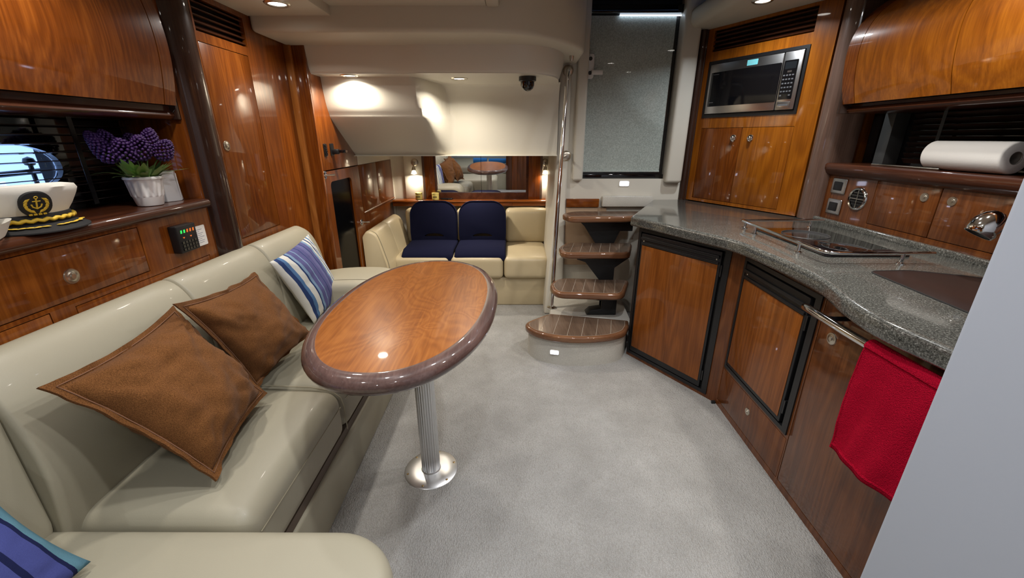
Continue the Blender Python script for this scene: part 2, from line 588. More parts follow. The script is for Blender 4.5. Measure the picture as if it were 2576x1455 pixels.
struct(box('wall_light_block_aft', -1.62, 2.0, 4.1, 4.16, 0, 2.3, MT['recess']), 'unseen dark box added behind the aft wall to block outside light', 'wall')  # unseen blocker, added to keep world light from the aft end
struct(box('wall_light_block_right', 1.22, 1.95, 3.20, 3.28, 0, 2.3, MT['recess']), 'unseen dark box added behind the microwave cabinet to stop a light leak', 'wall')  # added out of sight to close a world light leak
struct(box('ceiling_light_block', -1.62, 2.0, -2.5, 4.16, 2.24, 2.30, MT['recess']), 'unseen dark slab added above the headliner to keep sky light out', 'ceiling')  # unseen slab over the whole cabin, added to block the world light
# ceilings
struct(box('ceiling', -.823, -.118, -2.4, 2.3, 1.888, 1.95, MT['ceil']), 'cream headliner panel over the middle of the cabin', 'ceiling')
struct(box('ceiling_side_left', -1.5, -.823, -2.4, 2.21, 1.848, 1.96, MT['ceil'], bevel=.008), 'cream soffit above the sofa with a recessed lamp', 'ceiling')
struct(box('ceiling_mid', -.057, 1.15, -2.4, 2.45, 2.0, 2.06, MT['ceil']), 'cream headliner above the galley aisle', 'ceiling')
struct(box('ceiling_side_right', 1.13, 1.9, -2.4, 3.2, 1.985, 2.1, MT['ceil'], bevel=.045, seg=5), 'cream rounded soffit above the microwave cabinet', 'ceiling')
struct(box('ceiling_aft', .3, 1.2, 2.45, 3.3, 2.17, 2.22, MT['blackmetal']), 'dark underside of the sliding companionway hatch', 'ceiling')
struct(box('trim_hatch', -.118, -.057, -2.4, 2.205, 1.882, 2.0, MT['ceil'], bevel=.012), 'cream rounded edge strip between the ceiling panels', 'trim')

# overhead beam with rounded corner
bc = [(-1.2, 2.2)] + [(p.x, p.y) for p in smooth_path([(-.12, 2.2, 0), (.06, 2.255, 0), (.225, 2.40, 0), (.35, 2.56, 0), (.415, 2.72, 0), (.43, 3.0, 0)], 6)]
beam = plate('beam', [(p[0], p[1]) for p in bc] + [(.43, 3.13), (-1.2, 3.13)], 1.785, 2.17, MT['ceil'], bevel=.02, seg=4)
struct(beam, 'cream padded beam curving round towards the companionway door', 'beam')

# moulded liner over the aft seat
liner = thing('ceiling_liner', 'cream moulded overhang above the aft seat with two recessed lamps', 'ceiling', (-.4, 2.8, 1.2), kind='structure')
fc = [Vector((-1.1, 2.53, 0)), Vector((-.66, 2.53, 0)), Vector((-.58, 2.525, 0)), Vector((-.50, 2.502, 0)), Vector((-.42, 2.50, 0)), Vector((-.2, 2.50, 0))] + smooth_path([(.02, 2.505, 0), (.15, 2.55, 0), (.235, 2.65, 0), (.285, 2.82, 0), (.305, 3.1, 0)], 6)
rows = []
for i, p in enumerate(fc):
    q0, q1 = fc[max(i - 1, 0)], fc[min(i + 1, len(fc) - 1)]
    d = (q1 - q0).normalized(); nrm = Vector((-d.y, d.x, 0))  # inward
    rows.append([p + nrm * a + Vector((0, 0, z)) for a, z in ((-.03, 1.80), (-.022, 1.74), (-.006, 1.685), (.0, 1.672), (.006, 1.661), (.018, 1.656), (.05, 1.656))])
grid('fascia', rows, MT['liner'], liner)
plate('soffit', [(p.x, p.y + .012) for p in fc] + [(.305, 3.14), (-1.1, 3.14)], 1.6555, 1.67, MT['liner'], liner)
PA = [(2.655, 1.665), (2.662, 1.645), (2.672, 1.58), (2.69, 1.51), (2.715, 1.46), (2.76, 1.415), (3.05, 1.228), (3.075, 1.213), (3.10, 1.206), (3.97, 1.206)]
PB = [(3.00, 1.665), (3.03, 1.645), (3.055, 1.60), (3.065, 1.54), (3.07, 1.48), (3.072, 1.42), (3.075, 1.235), (3.08, 1.216), (3.10, 1.206), (3.97, 1.206)]
def resample(P, n=4):
    pts = smooth_path([(0, a, b) for a, b in P], n)
    return [(p.y, p.z) for p in pts]
A_, B_ = resample(PA), resample(PB)
rows = []
xs = [-1.1, -.9, -.7, -.60] + [-.60 + .02 * i for i in range(1, 13)] + [-.3, -.1, .1, .27, .315]
for x in xs:
    row = []
    for j, (a, b) in enumerate(zip(A_, B_)):
        lo = -.585 + .10 * j / len(A_); t = max(0, min(1, (x - lo) / .13)); t = t * t * (3 - 2 * t)
        row.append((x, a[0] * (1 - t) + b[0] * t, a[1] * (1 - t) + b[1] * t))
    rows.append(row)
grid('lower_shell', rows, MT['liner'], liner)

# partition at the right of the aft seat and companionway wall
V, F = [], []
prof = [(3.97, 0, .28), (3.06, 0, .255), (3.07, .3, .28), (3.09, .62, .305), (3.10, .9, .31), (3.10, 2.17, .315), (3.97, 2.17, .37)]
V = [(xl, y, z) for y, z, xl in prof] + [(.40, y, z) for y, z, xl in prof]
n = len(prof)
F = [tuple(range(n)), tuple(range(n, 2 * n))] + [(i, (i + 1) % n, n + (i + 1) % n, n + i) for i in range(n)]
o = build('wall_partition', V, F, MT['white']); fix(o, .015, 3, 30, smooth_angle=50)
struct(o, 'narrow white partition between the aft seat and the steps', 'wall')

MW = frame((0, 3.12, 0), (1, 0, 0), (0, -1, 0))
dw = face_holes('wall_companionway', .36, 1.30, 0, 2.17, [(.50, 1.105, 1.045, 2.17)], .06, MT['white'], None, MW)
struct(dw, 'white moulded wall round the companionway door', 'wall')
tr = box('trim_door_left', .435, .508, 3.075, 3.135, 1.035, 2.17, MT['white'], bevel=.018, seg=4)
struct(tr, 'white rounded jamb between the grab rail and the blind', 'trim')
tr = box('trim_door_right', 1.10, 1.215, 3.06, 3.135, 1.02, 2.17, MT['white'], bevel=.022, seg=4)
struct(tr, 'white rounded jamb between the blind and the microwave cabinet', 'trim')
door = thing('door_1', 'companionway door with a grey roller blind behind glass', 'door', (.8, 3.15, 1.05), kind='structure')
box('frame', .50, 1.105, 3.175, 3.20, 1.03, 2.17, MT['black'], door)
box('bottom_rail', .50, 1.105, 3.145, 3.175, 1.045, 1.075, MT['blackgloss'], door, .003)
box('pane', .505, 1.10, 3.140, 3.144, 1.075, 2.07, MT['glass'], door)
bl = box('blind', .512, 1.075, 3.160, 3.163, 1.095, 2.075, MT['shade'], door)
tube('hem_bar', [(.512, 3.158, 1.095), (1.075, 3.158, 1.095)], .006, MT['shade'], bl, 8)
box('header', .50, 1.105, 3.12, 3.17, 2.082, 2.13, MT['blackgloss'], door, .004)
box('light_gap', .70, 1.10, 3.146, 3.15, 2.070, 2.079, MT['slit'], door)
lk = thing('door_latch', 'white plastic latch plate on the jamb left of the blind', 'latch', (.53, 3.1, 1.70))
plate('plate', rect_pts(.497, .548, 1.70, 1.85, .015), 0, .02, plain('white_latch', (.75, .75, .74), .35), lk, bevel=.004, M=frame((0, 3.138, 0), (1, 0, 0), (0, -1, 0)))
box('lever', .53, .605, 3.095, 3.11, 1.722, 1.750, bpy.data.materials['white_latch'], lk, .003)
for zz in (1.82, 1.735):
    lathe('screw_hole', [(0, .004), (.012, .004), (.012, 0)], MT['black'], lk, 16, frame((.522, 3.118, zz), (1, 0, 0), (0, -1, 0)))

# low white step light in the wall
sl = thing('courtesy_light', 'small glowing rectangular courtesy light below the companionway door', 'light', (.82, 3.115, 1.0))
plate('lens', rect_pts(-.032, .032, -.015, .015, .006), 0, .006, MT['led'], sl, M=frame((.819, 3.12, 1.012), (1, 0, 0), (0, -1, 0)))
plate('bezel', rect_pts(-.038, .038, -.021, .021, .008), 0, .004, MT['white'], sl, M=frame((.819, 3.12, 1.012), (1, 0, 0), (0, -1, 0)))
# panels behind the steps
struct(box('trim_stair_wood', .40, .64, 3.09, 3.118, .845, .905, MT['wood_x'], bevel=.002), 'short brown wood strip under the door wall', 'trim')
struct(box('trim_stair_panel', .40, .70, 3.10, 3.118, .40, .84, plain('tan_panel', (.35, .24, .15), .5), bevel=.002), 'tan panel behind the upper treads', 'trim')
struct(box('trim_stair_white', .66, 1.03, 3.07, 3.119, .85, .925, MT['nonskid'], bevel=.008), 'white textured ledge behind the top tread', 'trim')

# white foreground bulkhead
struct(box('wall_near_right', .732, 1.9, -.60, .62, 0, 1.985, MT['coolwhite'], bevel=.012, seg=4), 'pale blue-white bulkhead edge close to the camera, hiding the galley end', 'wall')
struct(box('wall_near_right_forward', 1.02, 1.12, -2.4, -.60, 0, 1.985, MT['coolwhite']), 'white side wall forward of the galley bulkhead', 'wall')

# forward bulkhead of vertical planks (seen in the mirror)
bk = thing('wall_bulkhead', 'bulkhead of vertical brown planks, seen in the mirror', 'wall', (.5, -.8, 0), kind='structure')
box('backing', -.12, 1.0, -.83, -.81, 0, 1.98, MT['dark'], bk)
pw = [wood('plank_wood_%d' % i, *[tuple(c * k for c in col) for col in CH], contour=5) for i, k in enumerate((.45, .7, .95))]
for i in range(10):
    x = -.115 + i * .112
    box('plank', x, x + .108, -.81, -.795, .0, 1.98, pw[(i * 2 + i // 3) % 3], bk, .002)

# ================================================================== LAMPS
def downlight(loc, power, color, label, size=.07):
    t = thing('recessed_downlight', label, 'light', loc, 'recessed ceiling lamps')
    M = Matrix.Translation(Vector(loc)) @ Matrix.Rotation(PI, 4, 'X')
    lathe('trim_ring', [(.034, .0), (.036, .005), (.045, .006), (.050, .003), (.052, 0)], MT['nickel'], t, 28, M)
    lathe('lens', [(0, .003), (.020, .003), (.035, .001)], MT['lens'], t, 24, M)
    area_light('lamp_glow', (loc[0], loc[1], loc[2] - .009), power, color, size, parent=t)
downlight((-.967, 2.013, 1.848), 3.6, NEUT, 'recessed lamp in the soffit above the sofa, by the beam')
downlight((-.967, 1.10, 1.848), 3.6, NEUT, 'recessed lamp over the middle of the sofa, above the frame')
downlight((-.80, .15, 1.848), 2.8, DAYL, 'recessed lamp over the corner of the sofa, above the frame')
downlight((1.28, 2.50, 1.985), 5, COOL, 'recessed lamp in the soffit above the microwave cabinet')
downlight((.95, 1.78, 2.0), 7, NEUT, 'recessed lamp over the hob, above the frame')
downlight((1.24, 1.32, 1.985), 5.5, NEUT, 'unseen recessed lamp added over the sink to brighten the galley lockers')  # added lamp, placed to brighten the overhead locker fronts
downlight((.42, 1.38, 2.0), 8, DAYL, 'recessed lamp over the middle of the carpet, above the frame')
downlight((.05, .62, 2.0), 7, DAYL, 'unseen recessed lamp added over the near aisle in place of hatch daylight')  # added fill, replaces daylight from an overhead hatch
downlight((-.35, .85, 1.888), 3.6, DAYL, 'recessed lamp over the near end of the oval table, above the frame')
downlight((.35, -.5, 2.0), 6, COOL, 'unseen recessed lamp added behind the camera for even light')  # added fill lamp out of view, evens out the cabin light
downlight((-.45, -1.3, 1.888), 8, COOL, 'unseen recessed lamp added above the forward berth as fill')  # added fill behind the camera, part of the lamp grid
downlight((-.911, 2.600, 1.6555), 4.6, WARMN, 'recessed lamp in the liner soffit beside the closet', .06)
downlight((-.311, 2.726, 1.6555), 4.6, WARMN, 'recessed lamp in the liner soffit above the aft seat', .06)
downlight((-.35, 3.55, 1.2055), 4.8, WARMN, 'recessed lamp under the liner over the navy seats', .06)

# ================================================================== SOFA SIDE
def push_knob(parent, M, r=.018, mat='nickel', label=None, proud=.004, name='knob'):
    o = lathe(name, [(0, proud + .003), (r * .30, proud + .003), (r * .36, proud), (r * .55, proud), (r * .60, proud - .001), (r * .95, proud - .001), (r, 0)], MT[mat], parent, 28, M)
    if label: o['label'] = label
    return o

XL = -1.2
ML = frame((XL, 0, 0), (0, 1, 0), (1, 0, 0))       # local x = world Y, local z = +X
G = .0022
def door_panel(name, u0, u1, v0, v1, mat, parent, M, t=.016, dz=0, bevel=.0015):
    return plate(name, [(u0 + G, v0 + G), (u1 - G, v0 + G), (u1 - G, v1 - G), (u0 + G, v1 - G)], dz - t, dz, mat, parent, bevel=bevel, M=M)

side = thing('side_cabinet', 'glossy cherry locker front under the window ledge behind the sofa', 'cabinet', (-1.22, .7, 0))
hl = [(.72, 1.319, .912, 1.060), (.30, .994, .62, .901), (1.058, 1.60, .62, .893)]
face_holes('face_panel', -.78, 1.64, 0, 1.07, hl, .018, MT['wood'], side, ML)
box('inner_back', -1.27, -1.226, -.78, 1.64, 0, 1.06, MT['recess'], side)
d = door_panel('locker_door', *hl[0], MT['wood_b'], side, ML); push_knob(d, frame((XL, 1.077, .974), (0, 1, 0), (1, 0, 0)), .021)
door_panel('locker_door', *hl[1], MT['wood_b'], side, ML)
door_panel('locker_door', *hl[2], MT['wood'], side, ML)
# ledge with rounded nose
lp = [(-1.48, 1.075), (-1.48, 1.106), (-1.20, 1.106), (-1.183, 1.104), (-1.176, 1.095), (-1.176, 1.085), (-1.184, 1.074), (-1.20, 1.070)]
rows = [[(x, y, z) for x, z in lp] for y in (-.78, 1.64)]
grid('ledge', rows, MT['dark'], side, close_v=True, cap=True)
box('end_panel', -1.50, -1.205, 1.64, 1.665, 0, 1.85, MT['wood'], side, .001)

# window and blind
wl = face_holes('wall_window_left', -.78, 1.64, 1.106, 1.45, [(.92, 1.38, 1.165, 1.325)], .02, MT['blackgloss'], None, frame((-1.44, 0, 0), (0, 1, 0), (1, 0, 0)))
struct(wl, 'dark window surround behind the sofa side blind', 'wall')
win = thing('window_1', 'oval porthole glowing blue through the dark blind', 'window', (-1.45, 1.15, 1.165), kind='structure')
ov = ell_pts(1.15, 1.243, .225, .074, 40, 2.4)
plate('frame', [(.90, 1.15), (1.40, 1.15), (1.40, 1.34), (.90, 1.34)], -.004, .012, MT['blackgloss'], win, holes=[ov], M=frame((-1.44, 0, 0), (0, 1, 0), (1, 0, 0)))
plate('pane', ov, -.012, -.008, MT['glass'], win, M=frame((-1.44, 0, 0), (0, 1, 0), (1, 0, 0)))
# the hull wall is open behind the porthole
bpy.data.objects.remove(bpy.data.objects['wall_left'])
wl2 = face_holes('wall_left', -2.4, 4.1, 0, 2.2, [(.88, 1.42, 1.12, 1.36)], .05, MT['recess'], None, frame((-1.50, 0, 0), (0, 1, 0), (1, 0, 0)))
struct(wl2, 'dark hull side behind the blinds and lockers of the sofa side', 'wall')
struct(box('wall_left_forward', -1.5, -1.455, -2.4, -.79, 0, 1.85, MT['liner']), 'cream hull lining beside the forward berth', 'wall')
rail = thing('deck_rail', 'dark fender hook and rail outside the porthole', 'rail', (-2.0, 1.5, 1.2))
tube('rail_bar', [(-2.0, .8, 1.17), (-2.0, 2.6, 1.215)], .011, MT['black'], rail)
lathe('fender_knob', [(0, .02), (.016, .013), (.02, 0), (.016, -.013), (0, -.02)], MT['black'], rail, 16, Matrix.Translation((-2.0, 1.80, 1.235)))
tube('stanchion', [(-2.0, 1.80, .9), (-2.0, 1.80, 1.24)], .008, MT['black'], rail)

def blind(name, label, X, y0, y1, z0, z1, n, sgn, tilt, mat, cords):
    t = thing(name, label, 'blind', (X, (y0 + y1) / 2, z0))
    for i in range(n):
        z = z0 + (i + .5) * (z1 - z0) / n
        w, th = .0125, .0012
        c, s = math.cos(tilt), math.sin(tilt)
        P = [(-w, -th), (w, -th), (w, th), (-w, th)]
        rows = [[(X + sgn * (a * c - b * s), y, z + a * s + b * c) for a, b in P] for y in (y0, y1)]
        grid('slat', rows, mat, t, close_v=True, cap=True, smooth=False)
    for y in cords:
        box('ladder_tape', X + sgn * .013, X + sgn * .0145, y - .008, y + .008, z0, z1, MT['black'], t)
    box('head_rail', X - .015, X + .015, y0, y1, z1, z1 + .03, mat, t, .002)
    return t
slatm = wood('dark_slat_wood', (.035, .022, .018), (.018, .011, .009), (.008, .005, .004), axis='Y', contour=4, coat=.6)
blind('venetian_blind', 'dark wooden slatted blind behind the potted lavender', -1.395, -.2, 1.60, 1.122, 1.40, 11, 1, .14, slatm, (1.0, 1.40))

# overhead locker, sofa side
ohl = thing('overhead_locker', 'curved glossy cherry overhead locker above the sofa window', 'cabinet', (-1.3, .6, 1.43))
PRL = [(-1.200, 1.436), (-1.184, 1.52), (-1.176, 1.602), (-1.179, 1.68), (-1.192, 1.75), (-1.222, 1.81), (-1.262, 1.85)]
pl = smooth_path([(x, 0, z) for x, z in PRL], 5)
def barrel(name, P, y0, y1, off, mat, parent, sgn, back=None):
    """sweep an X-Z profile along Y; off pushes it out; closed to a back plane or by thickness"""
    Q = []
    for i, p in enumerate(P):
        a, b = P[max(i - 1, 0)], P[min(i + 1, len(P) - 1)]
        d = (b - a).normalized()
        n = Vector((d.z, 0, -d.x)) * sgn
        Q.append(p + n * off)
    if back is not None:
        ring = [(q.x, q.z) for q in Q] + [(back, Q[-1].z), (back, Q[0].z)]
    else:
        ring = [(q.x, q.z) for q in Q]
        R = []
        for i, p in enumerate(P):
            a, b = P[max(i - 1, 0)], P[min(i + 1, len(P) - 1)]
            d = (b - a).normalized(); n = Vector((d.z, 0, -d.x)) * sgn
            R.append(p + n * (off - .014))
        ring += [(q.x, q.z) for q in reversed(R)]
    rows = [[(x, y, z) for x, z in ring] for y in (y0, y1)]
    o = grid(name, rows, mat, parent, close_v=True, cap=True)
    return fix(o, 0)
barrel('carcass', pl, -.78, 1.62, -.013, MT['recess'], ohl, 1, back=-1.48)
barrel('end_stile', pl, 1.572, 1.622, 0, MT['wood'], ohl, 1)
barrel('locker_door', pl, .60, 1.568, 0, MT['wood'], ohl, 1)
barrel('locker_door', pl, -.60, .596, 0, MT['wood_b'], ohl, 1)
barrel('locker_door', pl, -.78, -.604, 0, MT['wood'], ohl, 1)
rows = [[(x, y, z) for x, z in [(-1.46, 1.436), (-1.46, 1.39), (-1.235, 1.39), (-1.222, 1.393), (-1.215, 1.402), (-1.218, 1.412), (-1.228, 1.418), (-1.228, 1.436)]] for y in (-.78, 1.63)]
grid('light_rail', rows, MT['dark'], ohl, close_v=True, cap=True)
box('end_cheek', -1.48, -1.205, 1.622, 1.64, 1.39, 1.85, MT['pillar'], ohl, .002)

# dark pillar
V = [(XL - .045 + .085 * math.cos(a), 1.728 + .082 * math.sin(a)) for a in [PI * (-.5 + i / 20) for i in range(21)]]
pil = plate('pillar_left', V + [(-1.4, 1.81), (-1.4, 1.646)], .0, 1.85, MT['pillar'])
struct(pil, 'dark glossy half-round wood pillar beside the closet', 'pillar')

# closet
clo = thing('closet', 'tall glossy cherry closet with a slatted vent and one narrow door', 'closet', (-1.3, 2.1, 0))
hc = [(1.816, 2.140, .905, 1.677), (1.822, 2.150, 1.712, 1.828)]
face_holes('face_panel', 1.80, 2.50, 0, 1.85, hc, .018, MT['wood'], clo, ML)
box('inner_back', -1.36, -1.26, 1.80, 2.50, 0, 1.85, MT['recess'], clo)
d = door_panel('closet_door', *hc[0], MT['wood_b'], clo, ML); push_knob(d, frame((XL, 1.85, 1.296), (0, 1, 0), (1, 0, 0)), .020)
for i in range(5):
    z = 1.722 + i * .0225
    rows = [[(XL + a, y, z + b) for a, b in ((-.004, .004), (-.002, .0), (-.008, -.002), (-.032, .014), (-.028, .018))] for y in (1.824, 2.148)]
    grid('vent_slat', rows, MT['dark'], clo, close_v=True, cap=True, smooth=False)
box('edge_strip', -1.205, -1.165, 2.485, 2.515, 0, 1.79, MT['edge'], clo, .004)
box('return_panel', -1.168, -1.104, 2.497, 2.515, 0, 1.79, MT['wood'], clo, .001)

# cabin door with dark inset + upper panel, X = -1.1
XA = -1.1
MA = frame((XA, 0, 0), (0, 1, 0), (1, 0, 0))
up = thing('wall_aft_left', 'cherry wall panel with two black sockets below the moulded overhang', 'wall', (-1.11, 2.8, 1.14), kind='structure')
door_panel('board', 2.515, 3.10, 1.142, 1.80, MT['wood'], up, MA, .02)
box('corner_post', -1.118, -1.097, 2.495, 2.516, .0, 1.80, MT['wood'], up, .003)
dr = thing('door_2', 'low cherry door with a tall black glass inset', 'door', (-1.11, 2.8, 0), kind='structure')
hole = rect_pts(2.59, 2.935, .22, 1.075, .03)
plate('leaf', [(2.518, .02), (3.095, .02), (3.095, 1.138), (2.518, 1.138)], -.02, 0, MT['wood_b'], dr, holes=[hole], M=MA)
plate('dark_inset', rect_pts(2.585, 2.94, .215, 1.08, .03), -.018, -.012, MT['inset'], dr, M=MA)
for (yy, zz) in ((2.53, 1.12), (3.03, .745)):
    k = lathe('latch', [(0, .012), (.006, .012), (.007, .004), (.022, .003), (.024, 0)], MT['chrome'], dr, 24, frame((XA, yy, zz), (0, 1, 0), (1, 0, 0)))
    tube('latch_pin', [(XA + .01, yy, zz), (XA + .055, yy + .01, zz + .002)], [.005, .007], MT['chrome'], k, 10)
so = thing('rocker_switch', 'slim black rocker switch panel on the cherry wall, nearest the closet', 'switch', (XA, 2.577, 1.22))
plate('plate', rect_pts(2.560, 2.598, 1.222, 1.294, .004), 0, .006, MT['black'], so, M=MA, bevel=.002)
for i in range(4):
    plate('rocker', rect_pts(2.566, 2.592, 1.229 + i * .016, 1.241 + i * .016, .002), .006, .010, MT['blackgloss'], so, M=MA, bevel=.001)
sk = thing('socket_adapter', 'black wall socket with a plug adapter sticking out', 'socket', (XA, 2.67, 1.22))
plate('plate', rect_pts(2.650, 2.700, 1.224, 1.294, .004), 0, .006, MT['black'], sk, M=MA, bevel=.002)
box('adapter_body', XA, XA + .045, 2.662, 2.695, 1.232, 1.262, MT['black'], sk, .006)
box('plug', XA + .045, XA + .085, 2.668, 2.689, 1.240, 1.258, MT['blackgloss'], sk, .003)
box('plug_tip', XA + .085, XA + .092, 2.672, 2.685, 1.243, 1.255, MT['nickel'], sk)

# aft side cabinet with glossy doors
asc = thing('aft_side_cabinet', 'glossy cherry wall cabinet beside the aft seat reflecting the lamp', 'cabinet', (-1.12, 3.5, .7))
for (a, b) in ((3.105, 3.50), (3.50, 3.94)):
    door_panel('cabinet_door', a, b, .805, 1.143, MT['wood_b'], asc, MA, .02)
door_panel('lower_board', 3.105, 3.94, .64, .80, MT['wood'], asc, MA, .02, dz=-.012)
tube('nosing', [(XA - .002, 3.105, .80), (XA - .002, 3.94, .80)], .008, MT['wood_y'], asc, 10)
box('inner_back', -1.2, -1.121, 3.10, 3.96, .0, 1.143, MT['recess'], asc)
struct(box('trim_aft_side', -1.2, -1.102, 3.10, 3.97, 1.143, 1.22, MT['liner']), 'cream strip between the aft wall cabinet and the overhang', 'trim')
struct(box('trim_aft_corner', -1.13, -1.095, 3.94, 3.975, .0, 1.22, MT['liner'], bevel=.004), 'cream corner strip at the end of the aft wall cabinet', 'trim')

# ================================================================== SOFA
sofa = thing('sofa', 'long cream leather corner sofa along the cherry lockers', 'sofa', (-.95, 1.4, 0))
box('base', -1.19, -.652, .70, 2.40, 0, .205, MT['leather'], sofa, .01, 3)
box('recess_band', -1.17, -.664, .70, 2.38, .205, .24, MT['sofaband'], sofa)
def seatwarp(v):
    # the seat rolls down a little at the front
    t = max(0, (v.x + .80) / .15)
    if v.z > .34: v.z -= .012 * t * t
    return v
SC = [(.765, 1.352), (1.352, 2.06)]
for (a, b) in SC:
    cushion('seat_cushion', -1.12, -.648, a, b, .238, .445, MT['leather'], sofa, r=.05, puff=(0, 0, .010), k=5, mid=8, warp=seatwarp)
    tube('stitching', [(-.6475, a + .03 + (b - a - .06) * i / 12, .372) for i in range(13)], .0016, MT['stitch'], sofa, 6)
tube('stitching', [(x, 1.352, z) for x, z in [(-1.08, .449), (-.9, .447), (-.76, .440), (-.69, .425), (-.655, .395), (-.648, .36), (-.648, .25)]], .0022, MT['stitch'], sofa, 6)
BP = [(-1.075, .40), (-1.060, .50), (-1.050, .60), (-1.052, .70), (-1.070, .78), (-1.095, .838), (-1.125, .872), (-1.155, .884), (-1.180, .878), (-1.192, .86), (-1.194, .80), (-1.194, .40)]
def back_loft(name, y0, y1, rnd0=0.012, rnd1=0.012, sh0=0, sh1=0, dx=0.0):
    ring = [(p.x, p.z) for p in smooth_path([(x, 0, z) for x, z in BP[:10]], 3)] + BP[10:]
    cx, cz = -1.19, .42
    rows = []
    ys = []
    def end(y, s, rnd, sh):
        out = []
        for i in range(6):
            a = PI / 2 * i / 5
            f = 1 - (1 - math.sin(a)) * rnd / .17
            out.append((y + s * rnd * (1 - math.cos(a)) , f, i))
        return out
    e0 = end(y0, 1, rnd0, sh0); e1 = end(y1, -1, rnd1, sh1)
    for y, f, _ in e0: rows.append([(cx + (x - cx) * f + dx, y, cz + (z - cz) * (f if z > cz else 1)) for x, z in ring])
    m = 6
    for i in range(1, m): 
        y = (y0 + rnd0) * (1 - i / m) + (y1 - rnd1) * i / m
        rows.append([(x + dx, y, z) for x, z in ring])
    for y, f, _ in reversed(e1): rows.append([(cx + (x - cx) * f + dx, y, cz + (z - cz) * (f if z > cz else 1)) for x, z in ring])
    return grid(name, rows, MT['leather'], sofa, close_v=True, cap=True)
back_loft('back_cushion', .735, 1.318)
back_loft('back_cushion', 1.318, 1.79)
back_loft('back_cushion', 1.79, 2.33, .012, .12)
# arm at the far end
aw = [(-1.10, .40), (-1.10, .60), (-.95, .618), (-.80, .622), (-.71, .612), (-.665, .575), (-.645, .52), (-.640, .43), (-.640, .24)]
ring = [(p.x, p.z) for p in smooth_path([(x, 0, z) for x, z in aw[1:]], 4)]
ring = [(-1.10, .02)] + ring + [(-.655, .20), (-.655, .02)]
rows = []
for (y, ins) in [(2.03, .05), (2.035, .025), (2.055, .008), (2.085, 0), (2.30, 0), (2.34, .008), (2.365, .03), (2.37, .055)]:
    rows.append([(x - (ins if x > -1.0 else 0), y, z - (ins if z > .3 else 0)) for x, z in ring])
o = grid('armrest', rows, MT['leather'], sofa, close_v=True, cap=True)
tube('stitching', [(x + .002, 2.085, z + .001) for x, z in ring[3:-3]], .0016, MT['stitch'], sofa, 6)
# the forward leg of the L
def legwarp(v): return v
ol = [(-1.19, .10), (-.42, .10)] + [(-.42 + .17 * math.cos(a), .27 + .17 * math.sin(a)) for a in [-PI / 2 + PI / 2 * i / 8 for i in range(1, 9)]] + [(-.25, .55)] + [(-.41 + .16 * math.cos(a), .585 + .16 * math.sin(a)) for a in [PI / 2 * i / 10 for i in range(1, 11)]] + [(-1.19, .748)]
plate('corner_seat', ol, .235, .458, MT['leather'], sofa, bevel=.045, seg=5, smooth_angle=60, angle=40)
ob = [(x + (.02 if x > -1 else 0) * -1, y) for x, y in ol]
plate('corner_base', [(max(-1.18, x * 1.0 - .015 if x > -.5 else x), min(.73, max(.12, y))) for x, y in ol], 0, .235, MT['leather'], sofa)
cushion('corner_back', -1.195, -1.082, .05, .752, .40, .845, MT['leather'], sofa, r=.075, puff=(.02, 0, .01), k=6, mid=8)

